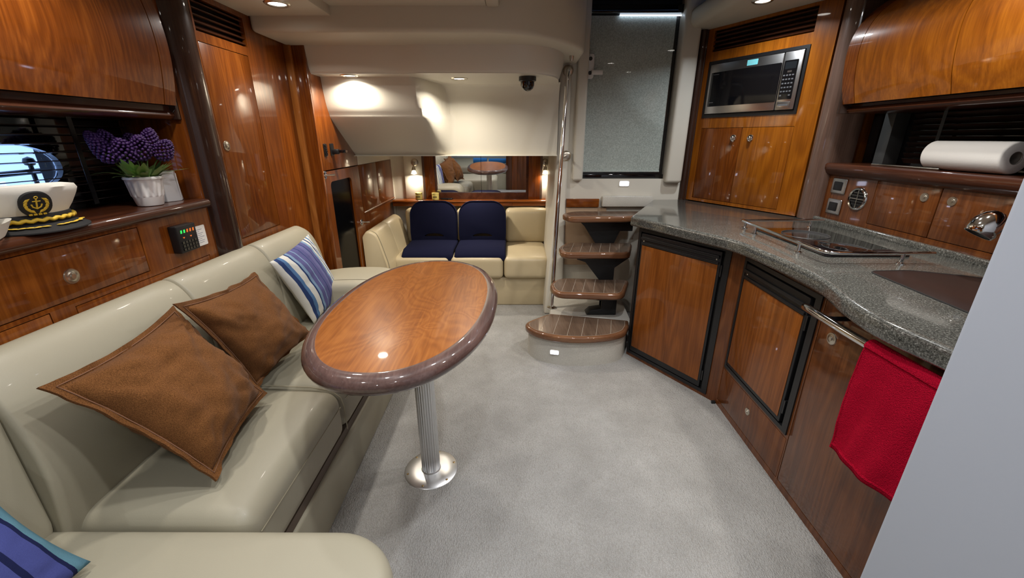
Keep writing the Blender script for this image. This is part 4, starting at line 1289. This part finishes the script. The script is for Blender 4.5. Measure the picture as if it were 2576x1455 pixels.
tread(rnd_poly([(.345, 2.96), (.38, 2.815), (.80, 2.83), (.93, 2.90), (.95, 3.06), (.46, 3.06)], .06), .822, 1, .25)
def xz_plate(P, y0, y1): return plate('bracket', P, -y1, -y0, MT['blackmetal'], st, M=frame((0, 0, 0), (1, 0, 0), (0, -1, 0)), bevel=.003)
xz_plate([(.47, .778), (.86, .778), (.86, .70), (.77, .70), (.735, .612), (.60, .612), (.52, .73)], 2.93, 3.02)
xz_plate([(.44, .566), (.80, .566), (.70, .49), (.70, .404), (.60, .404), (.50, .53), (.44, .55)], 2.72, 2.80)
xz_plate([(.40, .358), (.70, .358), (.70, .205), (.50, .205), (.53, .235), (.60, .245), (.60, .30), (.48, .335)], 2.58, 2.66)
box('spine', .60, .70, 2.60, 2.66, .2, .37, MT['blackmetal'], st, .003)
sl2 = thing('step_light', 'glowing blue-white rectangular light in the bottom step riser', 'light', (.28, 2.27, .1))
Ml = frame((.262, 2.276, .085), Vector((.97, -.22, 0)), Vector((-.22, -.97, 0)))
plate('lens', rect_pts(-.024, .024, -.012, .012, .004), 0, .006, MT['led'], sl2, M=Ml)
plate('bezel', rect_pts(-.028, .028, -.016, .016, .005), -.002, .004, MT['white'], sl2, M=Ml)

# grab rail
gr = thing('grab_rail', 'tall chrome grab rail between the aft seat and the steps', 'rail', (.282, 2.72, .2))
rp_ = [(.280, 2.72, .198), (.288, 2.75, .45), (.305, 2.82, .80), (.335, 2.93, 1.30), (.352, 2.985, 1.60), (.358, 3.0, 1.70), (.364, 3.02, 1.735), (.370, 3.05, 1.745), (.373, 3.095, 1.746)]
tube('bar', smooth_path(rp_, 6), .0135, MT['chrome'], gr, 16)
for p in ((.373, 3.099, 1.746), (.383, 3.099, 1.205)):
    lathe('flange', [(0, .010), (.022, .010), (.032, .006), (.036, 0)], MT['nickel'], gr, 28, frame(p, (1, 0, 0), (0, -1, 0)))
tube('standoff', [(.383, 3.10, 1.205), (.330, 2.905, 1.20)], .008, MT['chrome'], gr, 12)
lathe('foot_flange', [(.034, .0), (.034, .004), (.02, .010), (.014, .012)], MT['chrome'], gr, 24, Matrix.Translation((.280, 2.72, .197)))

# camera dome on the soffit
dc = thing('dome_camera', 'small black dome camera under the overhang', 'camera', (.089, 2.657, 1.60))
lathe('collar', [(.0, 0), (.050, 0), (.050, -.022), (.040, -.026)], MT['black'], dc, 28, Matrix.Translation((.089, 2.657, 1.6555)))
lathe('dome', [(.040, -.024), (.039, -.045), (.032, -.062), (.018, -.073), (0, -.077)], MT['blackgloss'], dc, 28, Matrix.Translation((.089, 2.657, 1.6555)))
bt = lathe('ceiling_button', [(0, -.03), (.010, -.028), (.013, -.015), (.014, 0)], MT['nickel'], None, 16, Matrix.Translation((.355, 2.80, 1.785)))
tag(bt, 'small brass button under the beam above the grab rail', 'button')

# ================================================================== GALLEY
gb = thing('galley_cabinet', 'angled dark cherry galley cabinet under the granite worktop', 'cabinet', (1.2, 1.6, 0))
PA0, PB0 = Vector((.746, 2.412, 0)), Vector((1.083, 1.871, 0))
uA = (PB0 - PA0).normalized(); nA = Vector((uA.y, -uA.x, 0))
MFA = frame(PA0, uA, nA); LA = (PB0 - PA0).length
PC0 = Vector((1.058, .63, 0))
uB = (PC0 - PB0).normalized(); nB = Vector((uB.y, -uB.x, 0))
MFB = frame(PB0, uB, nB); LB_ = (PC0 - PB0).length
fA = (.006, .577, .022, .832)
fB = (.020, .540, .236, .816)
face_holes('face_panel', 0, LA, 0, .845, [fA], .02, MT['galley'], gb, MFA)
hd = (.006, .545, .030, .222)
hs = (.552, 1.235, .03, .832)
face_holes('face_panel', 0, LB_, 0, .845, [fB, hd, hs], .02, MT['galley'], gb, MFB)
d = door_panel('drawer', *hd, MT['galley'], gb, MFB); push_knob(d, MFB @ Matrix.Translation((.275, .150, 0)), .017)
d = door_panel('sink_door', *hs, MT['galley'], gb, MFB); push_knob(d, MFB @ Matrix.Translation((.620, .696, 0)), .021, label='round chrome latch')
plate('carcass_side', [(.776, 2.42), (.80, 2.40), (1.14, 3.06), (1.10, 3.08)], 0, .845, MT['galley'], gb)
plate('inner_back', [(.80, 2.45), (1.14, 1.90), (1.12, .64), (1.60, .64), (1.60, 2.3), (1.15, 3.0)], .01, .70, MT['recess'], gb)
box('toe_clip', 1.060, 1.078, 1.866, 1.878, 0, .014, MT['blackmetal'], gb)

def fridge(name, label, M, f, pan, gap_r):
    t = thing(name, label, 'refrigerator', tuple((M @ Vector(((f[0] + f[1]) / 2, 0, 0)))), 'built-in refrigerators')
    u0, u1, v0, v1 = f
    p0, p1, q0, q1 = pan
    face_holes('bezel', u0, u1, v0, v1, [(u0 + .018, u1 - .030, v0 + .018, v1 - .018)], .022, MT['black'], t, M @ Matrix.Translation((0, 0, .006)))
    plate('cavity', [(u0 + .01, v0 + .01), (u1 - .02, v0 + .01), (u1 - .02, v1 - .01), (u0 + .01, v1 - .01)], -.03, -.012, MT['recess'], t, M=M)
    dr_ = plate('door', rect_pts(u0 + .024, p1 + .012, v0 + .024, v1 - .026, .004), -.010, .008, MT['black'], t, M=M, bevel=.003)
    plate('wood_panel', [(p0, q0), (p1, q0), (p1, q1), (p0, q1)], .008, .0105, MT['fridge'], dr_, M=M, bevel=.001)
    # grip: two long lips with a trough
    for (a, b, z) in ((q1 + .004, q1 + .018, .016), (q1 + .034, q1 + .050, .020)):
        plate('grip_lip', rect_pts(u0 + .03, p1 + .006, a, b, .004), .006, z, MT['black'], dr_, M=M, bevel=.003)
    for uu in (u0 + .045, p1 - .01):
        lathe('screw', [(0, .002), (.004, .0015), (.005, 0)], MT['chrome'], dr_, 12, M @ Matrix.Translation((uu, q1 + .026, .008)))
    for vv in (v0 + .10, v1 - .12):
        plate('hinge_pin', rect_pts(p1 + .016, p1 + .024, vv - .03, vv + .03, .003), -.006, .010, MT['black'], t, M=M)
    return t
MT['fridge'] = wood('fridge_veneer', (.34, .110, .020), (.205, .060, .010), (.098, .026, .005), contour=14, coat=.5, off=(8, 1, 4))
fridge('refrigerator', 'larger black framed refrigerator with wood front next to the steps', MFA, fA, (.042, .520, .080, .738), .05)
fridge('refrigerator', 'smaller black framed refrigerator with wood front above a drawer', MFB, fB, (.050, .478, .278, .716), .05)

# worktop
wt = thing('worktop', 'grey speckled granite worktop with a curved front edge', 'worktop', (1.2, 1.8, .845))
front = arc([(.945, .63), (.945, .80), (.928, .95), (.950, 1.10), (1.000, 1.26), (1.014, 1.42), (1.008, 1.60), (.998, 1.74), (.972, 1.85)], 5)
outl = front + [(.83, 2.13), (.688, 2.402), (.70, 2.43), (1.035, 3.10), (1.255, 3.105), (1.640, 2.375), (1.683, 2.30), (1.683, .63)]
plate('slab', outl, .845, .90, MT['granite'], wt, bevel=.014, seg=4, smooth_angle=60, angle=60)
sc0 = rnd_poly([(1.212, 1.350), (1.165, .72), (1.61, .72), (1.61, 1.20), (1.50, 1.29), (1.36, 1.358)], .03)
plate('sink_cover', sc0, .898, .9025, MT['sinkbrown'], wt, bevel=.001)
tube('cover_seal', [(x, y, .9015) for x, y in sc0], .0025, MT['recess'], wt, 6, closed=True)
lip = [(1.683, .63), (1.683, 2.30), (1.640, 2.375), (1.620, 2.360), (1.655, 2.29), (1.655, .63)]
plate('back_lip', lip, .895, .925, MT['granite'], wt, bevel=.006, seg=3)
for i in range(5):
    box('drain_groove', 1.60 + 0 * i, 1.645, .95 + i * .09, .96 + i * .09, .9, .9025, MT['granite'], wt)
# hob
hb = thing('cooktop', 'black glass cooktop set in the worktop inside a chrome fiddle rail', 'cooktop', (1.35, 1.78, .9))
plate('glass_plate', rect_pts(1.195, 1.525, 1.53, 2.045, .02), .9005, .907, MT['blackgloss'], hb, bevel=.002)
for (yy, rr) in ((1.66, .075), (1.90, .095)):
    tube('burner_ring', [(1.36 + rr * math.cos(a), yy + rr * math.sin(a), .9072) for a in [2 * PI * i / 40 for i in range(40)]], .0006, plain('grey_print', (.10, .10, .10), .4) if rr < .08 else bpy.data.materials['grey_print'], hb, 5, closed=True)
plate('control_pad', rect_pts(1.44, 1.51, 1.56, 1.62, .006), .907, .9075, MT['black'], hb)
fr_ = thing('fiddle_rail', 'U-shaped chrome fiddle rail standing round the cooktop', 'rail', (1.2, 1.7, .9))
rpth = [(1.56, 2.075, .940), (1.20, 2.072, .940)] + [(1.17 - .0 + .03 * math.cos(a), 2.042 + .03 * math.sin(a), .940) for a in [PI / 2 + PI / 2 * i / 6 for i in range(1, 7)]]
rpth = [(1.56, 2.075, .94), (1.165, 2.075, .94), (1.150, 2.068, .94), (1.145, 2.05, .94), (1.128, 1.49, .94), (1.132, 1.462, .94), (1.145, 1.448, .94), (1.17, 1.442, .94), (1.51, 1.440, .94)]
tube('bar', rpth, .0065, MT['chrome'], fr_, 12)
for (x, y) in ((1.17, 2.073), (1.50, 2.075), (1.141, 1.93), (1.133, 1.60), (1.40, 1.440)):
    lathe('post', [(.014, .0), (.014, .004), (.007, .008), (.006, .038)], MT['chrome'], fr_, 14, Matrix.Translation((x, y, .9)))
# faucet
fa = thing('faucet', 'chrome faucet with a bulbous spray head over the sink', 'faucet', (1.60, 1.12, .9))
lathe('base', [(0, .0), (.028, .0), (.028, .010), (.02, .016), (.016, .05)], MT['chrome'], fa, 24, Matrix.Translation((1.60, 1.13, .9)))
tube('neck', smooth_path([(1.60, 1.13, .93), (1.598, 1.14, .97), (1.58, 1.165, 1.01), (1.545, 1.21, 1.045), (1.495, 1.262, 1.085)], 6), [.014] * 25, MT['chrome'], fa, 14)
Mf = Matrix.Translation((1.468, 1.275, 1.075)) @ Vector((-.42, .10, -.80)).to_track_quat('Z', 'Y').to_matrix().to_4x4()
lathe('spray_head', [(0, -.046), (.016, -.043), (.030, -.030), (.039, -.008), (.042, .012), (.040, .026), (.036, .034), (.033, .034)], MT['chrome'], fa, 32, Mf)
lathe('spray_face', [(.034, .033), (.028, .026), (0, .024)], MT['black'], fa, 28, Mf)

# towel rail and towel
trl = thing('towel_rail', 'chrome towel rail curving along the galley front', 'rail', (.98, 1.05, .79))
tube('bar', smooth_path([(1.005, 1.318, .785), (.985, 1.285, .795), (.972, 1.20, .800), (.966, 1.05, .800), (.968, .85, .802), (.985, .72, .802), (1.04, .66, .802)], 6), .0125, MT['chrome'], trl, 16)
for yy in (1.19, .80):
    tube('bracket', [(.972, yy, .799), (1.0, yy - .01, .80), (1.068, yy - .015, .803)], .008, MT['blackgloss'], trl, 10)
tw = thing('hand_towel', 'bright red terry hand towel hanging over the chrome rail', 'towel', (.96, .9, .46))
def towel_sheet(name, y0, y1, zb0, zb1, xo, side, seed):
    rows = []
    for i in range(25):
        t = i / 24
        y = y0 + (y1 - y0) * t
        row = []
        zb = zb0 + (zb1 - zb0) * t
        for j in range(34):
            s = j / 33
            z = .802 - (.802 - zb) * s
            f = (1 - math.exp(-7 * s))
            rip = .011 * math.sin(t * 7.5 + seed + s * 1.3) * (.35 + s) + .004 * math.sin(t * 23 + s * 6 + seed * 2)
            rip += .004 * noise.noise(Vector((t * 5, s * 6, seed)))
            x = .967 + side * (.0155 + .004 * f) + rip * f * .8 + xo * s
            yy = y + .012 * (s - .2) * (1 - 2 * t) + .006 * math.sin(s * 5 + seed)
            row.append((x, yy, z + (.0005 if j == 0 else 0)))
        rows.append(row)
    return rows
def thick(name, rows, th, mat, parent):
    nu, nv = len(rows), len(rows[0])
    R2 = [[Vector(p) + Vector((th, 0, 0)) for p in r] for r in rows]
    V = [Vector(p) for r in rows for p in r] + [p for r in R2 for p in r]
    n = nu * nv
    F = []
    for i in range(nu - 1):
        for j in range(nv - 1):
            q = (i * nv + j, i * nv + j + 1, (i + 1) * nv + j + 1, (i + 1) * nv + j)
            F += [q, tuple(n + k for k in q[::-1])]
    bd_ = [(i, 0) for i in range(nu)] + [(nu - 1, j) for j in range(1, nv)] + [(i, nv - 1) for i in range(nu - 2, -1, -1)] + [(0, j) for j in range(nv - 2, 0, -1)]
    ids = [i * nv + j for i, j in bd_]
    for k in range(len(ids)):
        a, b = ids[k], ids[(k + 1) % len(ids)]
        F.append((a, b, n + b, n + a))
    o = build(name, V, F, mat, parent); fix(o); o.data.shade_smooth()
    return o
thick('front_fall', towel_sheet('f', 1.000, .70, .462, .490, -.012, -1, 0.3), .005, MT['red'], tw)
thick('back_fall', towel_sheet('b', .985, .70, .440, .46, .012, 1, 2.1), -.005, MT['red'], tw)
rows = []
for i in range(13):
    y = 1.0 - .30 * i / 12
    rows.append([(.9665 + .0205 * math.cos(a), y + .004 * math.sin(i), .802 + .0195 * math.sin(a)) for a in [PI * k / 10 for k in range(11)]] + [(.9665 + .0145 * math.cos(a), y + .004 * math.sin(i), .802 + .0140 * math.sin(a)) for a in [PI - PI * k / 10 for k in range(11)]])
grid('top_fold', rows, MT['red'], tw, close_v=True, cap=True)
hr = towel_sheet('f', 1.000, .70, .462, .490, -.012, -1, 0.3)
tube('hem', [Vector(r[-2]) + Vector((.002, 0, .004)) for r in hr], .005, MT['red'], tw, 6)
tube('side_hem', [Vector(p) + Vector((.0025, 0, 0)) for p in hr[0]], .004, MT['red'], tw, 6)

# ================================================================== MICROWAVE CABINET
PM0, PM1 = Vector((1.265, 3.13, 0)), Vector((1.63, 2.40, 0))
uM = (PM1 - PM0).normalized(); nM = Vector((uM.y, -uM.x, 0)); LM = (PM1 - PM0).length
MFM = frame(PM0, uM, nM)
mwc = thing('microwave_cabinet', 'tall cherry cabinet with a slatted vent holding the microwave', 'cabinet', (1.5, 2.8, .9))
hv = (.075, .700, 1.848, 1.968)
hm = (.070, .700, 1.452, 1.792)
h1 = (.080, .385, .922, 1.388); h2 = (.385, .705, .922, 1.388)
face_holes('face_panel', -.01, LM, .902, 1.984, [hv, hm, h1, h2], .018, MT['wood_gold'], mwc, MFM)
plate('inner_back', [(0, .905), (LM, .905), (LM, 1.98), (0, 1.98)], -.10, -.06, MT['recess'], mwc, M=MFM)
d = door_panel('cabinet_door', *h1, MT['wood_b'], mwc, MFM); 
def ball_knob(parent, M):
    return lathe('knob', [(0, .022), (.008, .021), (.013, .016), (.013, .011), (.009, .007), (.012, .004), (.020, .003), (.021, 0)], MT['chrome'], parent, 24, M)
ball_knob(d, MFM @ Matrix.Translation((.335, 1.325, 0)))
d = door_panel('cabinet_door', *h2, MT['wood_gold'], mwc, MFM); ball_knob(d, MFM @ Matrix.Translation((.452, 1.325, 0)))
for i in range(5):
    z = 1.856 + i * .0235
    rows = [[MFM @ Vector((u, z + b, a)) for a, b in ((-.004, .005), (-.001, .0), (-.008, -.003), (-.032, .014), (-.028, .018))] for u in (hv[0] + .002, hv[1] - .002)]
    grid('vent_slat', rows, MT['dark'], mwc, close_v=True, cap=True, smooth=False)
lathe('corner_round', [(.024, .90), (.024, 1.984)], MT['pillar'], mwc, 20, Matrix.Translation((1.250, 3.118, 0)))
lathe('corner_bead', [(.012, .90), (.012, 1.984)], MT['pillar'], mwc, 14, MFM @ Matrix.Translation((.018, 0, .0)) @ Matrix.Rotation(-PI / 2, 4, 'X'))
# microwave
mw = thing('microwave', 'built-in stainless microwave with black glass door and keypad', 'microwave', tuple(MFM @ Vector((.385, 1.455, 0))))
face_holes('trim_frame', hm[0], hm[1], hm[2], hm[3], [(.088, .684, 1.472, 1.774)], .012, MT['black'], mwc and mw, MFM @ Matrix.Translation((0, 0, .004)))
plate('housing', [(.08, 1.46), (.69, 1.46), (.69, 1.785), (.08, 1.785)], -.05, -.010, MT['recess'], mw, M=MFM)
md = plate('door', rect_pts(.091, .572, 1.476, 1.771, .004), -.008, .012, MT['steel'], mw, M=MFM, bevel=.003)
plate('window', rect_pts(.108, .570, 1.520, 1.722, .006), .012, .0135, MT['blackgloss'], md, M=MFM)
pn = plate('control_panel', rect_pts(.576, .681, 1.476, 1.771, .004), -.008, .012, MT['steel'], mw, M=MFM, bevel=.003)
plate('keypad', rect_pts(.585, .660, 1.530, 1.728, .004), .012, .0135, MT['blackgloss'], pn, M=MFM)
plate('display', rect_pts(.592, .654, 1.685, 1.720, .003), .0135, .0142, plain('display_glass', (.012, .014, .016), .1), pn, M=MFM)
keym = plain('grey_key_print', (.10, .10, .105), .5)
for r in range(6):
    for c_ in range(4):
        if r == 5 and c_ in (1, 2): continue
        plate('key', rect_pts(.590 + c_ * .0165, .601 + c_ * .0165, 1.650 - r * .0205, 1.657 - r * .0205, .002), .0135, .0145, keym, pn, M=MFM)
plate('mode_key', rect_pts(.610, .634, 1.667, 1.676, .002), .0135, .0145, MT['steel'], pn, M=MFM)
plate('open_button', rect_pts(.585, .660, 1.486, 1.518, .003), .012, .016, MT['steel'], pn, M=MFM, bevel=.002)
plate('maker_mark', rect_pts(.594, .650, 1.497, 1.506, .001), .016, .0164, keym, pn, M=MFM)
lc = plate('paper_label', rect_pts(.352, .420, 1.733, 1.763, .002), .012, .0126, plain('cyan_sticker', (.16, .52, .56), .4), md, M=MFM)
for (a, b) in ((.376, .384), (.390, .400)):
    plate('ink_stroke', [(a, 1.744), (a + .002, 1.744), (b, 1.753), (b - .002, 1.753)], .0126, .0129, ink, lc, M=MFM)
plate('door_print', rect_pts(.125, .165, 1.708, 1.710, .0004), .0135, .0138, keym, md, M=MFM)
plate('door_print', rect_pts(.118, .150, 1.542, 1.546, .0004), .0135, .0138, keym, md, M=MFM)

# grey-brown pillar
V = [(1.690 + .062 * math.cos(a) - .01, 2.345 + .066 * math.sin(a)) for a in [PI * (.62 + i / 20 * .95) for i in range(21)]]
pr = plate('pillar_right', V + [(1.80, 2.30), (1.80, 2.46)], .902, 1.984, MT['pillar_g'])
struct(pr, 'grey-brown glossy rounded pillar beside the microwave cabinet', 'pillar')

# ================================================================== GALLEY BACK WALL
XR = 1.685
MR = frame((XR, 2.28, 0), (0, -1, 0), (-1, 0, 0))     # local x = 2.28 - Y
gbk = thing('galley_locker', 'dark cherry locker row behind the worktop with a rounded ledge', 'cabinet', (1.7, 1.6, .9))
r1 = (.310, .618, .944, 1.152); r2 = (.618, .98, .944, 1.152); r3 = (.98, 1.34, .944, 1.152)
face_holes('face_panel', 0, 1.66, .88, 1.142 + .02, [r1, r2, r3], .018, MT['galley'], gbk, MR)
box('inner_back', 1.72, 1.76, .62, 2.28, .88, 1.15, MT['recess'], gbk)
for (rr, k) in ((r1, (.555, 1.099)), (r2, (.669, 1.099)), (r3, (1.03, 1.099))):
    d = door_panel('locker_door', *rr, MT['galley'], gbk, MR)
    push_knob(d, MR @ Matrix.Translation((k[0], k[1], 0)), .018)
lp = [(1.88, 1.165), (1.88, 1.205), (1.675, 1.205), (1.658, 1.203), (1.652, 1.194), (1.653, 1.175), (1.662, 1.155), (1.68, 1.142), (1.70, 1.142)]
rows = [[(x, y, z) for x, z in lp] for y in (.62, 2.33)]
grid('ledge', rows, MT['dark'], gbk, close_v=True, cap=True)
tube('ledge_rail', [(1.70, 1.72, 1.210), (1.70, 2.05, 1.210)], .0035, MT['nickel'], gbk, 8)
box('end_panel', 1.66, 1.88, 2.315, 2.335, .90, 1.984, MT['wood_gold'], gbk, .001)  # lighter wood colour stands in for light falling on this panel
def rocker(zc, label):
    t = thing('switch_plate', label, 'switch', (XR, 2.195, zc - .04), 'chrome switch plates')
    M = MR @ Matrix.Translation((.088, zc, 0))
    plate('bezel', rect_pts(-.048, .048, -.038, .038, .006), 0, .007, MT['steel'], t, M=M, bevel=.004, seg=3)
    plate('rocker', rect_pts(-.030, .026, -.022, .022, .004), .005, .011, MT['black'], t, M=M, bevel=.003)
rocker(1.094, 'square chrome switch plate just under the galley ledge')
rocker(.990, 'square chrome switch plate just above the worktop')
vt = thing('round_vent', 'round chrome air vent with crossed black louvres', 'vent', (XR, 2.055, .99))
Mv = MR @ Matrix.Translation((.225, 1.047, 0))
lathe('ring', [(.042, .002), (.044, .008), (.050, .010), (.055, .006), (.056, 0)], MT['chrome'], vt, 40, Mv)
lathe('throat', [(0, .0005), (.043, .001)], MT['recess'], vt, 32, Mv)
for i in range(-2, 3):
    w = math.sqrt(.042 ** 2 - (i * .014) ** 2)
    plate('louvre', [(-w, i * .014 - .001), (w, i * .014 - .001), (w, i * .014 + .004), (-w, i * .014 + .004)], .001, .005, MT['blackgloss'], vt, M=Mv)
plate('cross_bar', [(-.0012, -.042), (.0012, -.042), (.0012, .042), (-.0012, .042)], .005, .0065, MT['nickel'], vt, M=Mv)
plate('cross_bar', [(-.042, -.0012), (.042, -.0012), (.042, .0012), (-.042, .0012)], .005, .0065, MT['nickel'], vt, M=Mv)

# window strip on the galley side
wr = box('window_2', 1.86, 1.875, .62, 2.31, 1.205, 1.48, MT['blackgloss'])
struct(wr, 'dark window strip behind the galley blind', 'window')
blind('venetian_blind', 'dark wooden slatted blind behind the paper roll', 1.84, .65, 2.05, 1.215, 1.455, 10, -1, .9, slatm, (1.3, 1.9))
struct(box('trim_window_post', 1.79, 1.86, 2.10, 2.16, 1.205, 1.48, plain('dark_grey_post', (.06, .065, .065), .35), bevel=.002), 'dark grey post at the end of the galley blind', 'trim')
# overhead locker, galley side
ohr = thing('overhead_locker', 'curved glossy golden cherry overhead locker above the galley', 'cabinet', (1.6, 1.5, 1.47))
PRR = [(1.552, 1.474), (1.530, 1.545), (1.517, 1.62), (1.513, 1.69), (1.522, 1.75), (1.550, 1.81), (1.60, 1.862), (1.70, 1.93), (1.80, 1.975)]
pr_ = smooth_path([(x, 0, z) for x, z in PRR], 5)
barrel('carcass', pr_, .62, 2.13, -.013, MT['recess'], ohr, -1, back=1.89)
barrel('end_stile', pr_, 2.062, 2.132, 0, MT['wood'], ohr, -1)
barrel('locker_door', pr_, 1.622, 2.058, 0, MT['wood_gold'], ohr, -1)
barrel('locker_door', pr_, 1.10, 1.618, 0, MT['wood_gold'], ohr, -1)
barrel('locker_door', pr_, .62, 1.096, 0, MT['wood_gold'], ohr, -1)
rows = [[(x, y, z) for x, z in [(1.87, 1.474), (1.87, 1.435), (1.60, 1.435), (1.585, 1.438), (1.578, 1.447), (1.582, 1.457), (1.595, 1.462), (1.595, 1.474)]] for y in (.62, 2.14)]
grid('light_rail', rows, MT['dark'], ohr, close_v=True, cap=True)
box('end_cheek', 1.545, 1.88, 2.132, 2.150, 1.435, 1.984, MT['pillar'], ohr, .002)
# kitchen roll
pt = thing('paper_towel_roll', 'white kitchen paper roll lying on the galley ledge', 'paper roll', (1.74, 1.65, 1.206))
Mp = Matrix.Translation((1.735, 1.80, 1.262)) @ Matrix.Rotation(PI / 2, 4, 'X')
lathe('roll', [(.022, .0), (.050, .0), (.0545, .004), (.055, .01), (.055, .29), (.0545, .296), (.050, .30), (.022, .30)], MT['paper'], pt, 48, Mp)
lathe('core', [(.0225, .001), (.0205, .0), (.0205, .30), (.0225, .299)], plain('cardboard', (.24, .21, .18), .9), pt, 32, Mp)
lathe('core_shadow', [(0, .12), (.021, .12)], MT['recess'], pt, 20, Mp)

# ================================================================== FORWARD BERTH (only in the mirror)
fb = thing('forward_berth', 'cream berth behind the camera, seen in the mirror', 'berth', (-.6, -1.5, 0))
box('plinth', -1.45, -.04, -2.38, -.85, 0, .32, MT['leather'], fb, .01)
cushion('mattress', -1.45, -.03, -2.38, -.82, .32, .465, MT['leather'], fb, r=.05, puff=(0, 0, .01))
def roll(x0, x1, y, z, r, label):
    t = thing('rolled_towel', label, 'towel', ((x0 + x1) / 2, y, z), 'rolled blue towels')
    rows = []
    P = []
    for i in range(90):
        a = i / 89 * 2 * PI * 3.2
        P.append(((r * (.25 + .75 * i / 89)) * math.cos(a), (r * (.25 + .75 * i / 89)) * math.sin(a)))
    P2 = P + [(x * .93, y_ * .93) for x, y_ in reversed(P)]
    grid('roll', [[(xx, y + a, z + r + b) for a, b in P2] for xx in (x0, (x0 + x1) / 2, x1)], MT['blue'], t, close_v=True, cap=False)
    lathe('core', [(0, 0), (r * .9, 0), (r * .9, x1 - x0 - .01), (0, x1 - x0 - .01)], MT['blue'], t, 20, Matrix.Translation((x0 + .005, y, z + r)) @ Matrix.Rotation(PI / 2, 4, 'Y'))
roll(-.80, -.52, -1.15, .475, .06, 'rolled blue towel on the berth nearer the sofa, seen in the mirror')
roll(-.48, -.08, -1.15, .475, .055, 'long rolled blue towel on the berth by the planks, seen in the mirror')
for i, lab in enumerate(('slate blue cloth hanging on the planks, nearer the berth, seen in the mirror', 'slate blue cloth hanging on the planks, farther from the berth, seen in the mirror')):
    t = thing('hanging_cloth', lab, 'cloth', (.10 + i * .22, -.79, .62), 'cloths hanging on the planks')
    cushion('cloth', .05 + i * .22, .15 + i * .22, -.792, -.765, .80, 1.25, MT['navygrey'], t, r=.010)
    lathe('hook', [(0, .02), (.006, .02), (.006, 0)], MT['nickel'], t, 12, frame((.10 + i * .22, -.795, 1.26), (1, 0, 0), (0, 1, 0)))
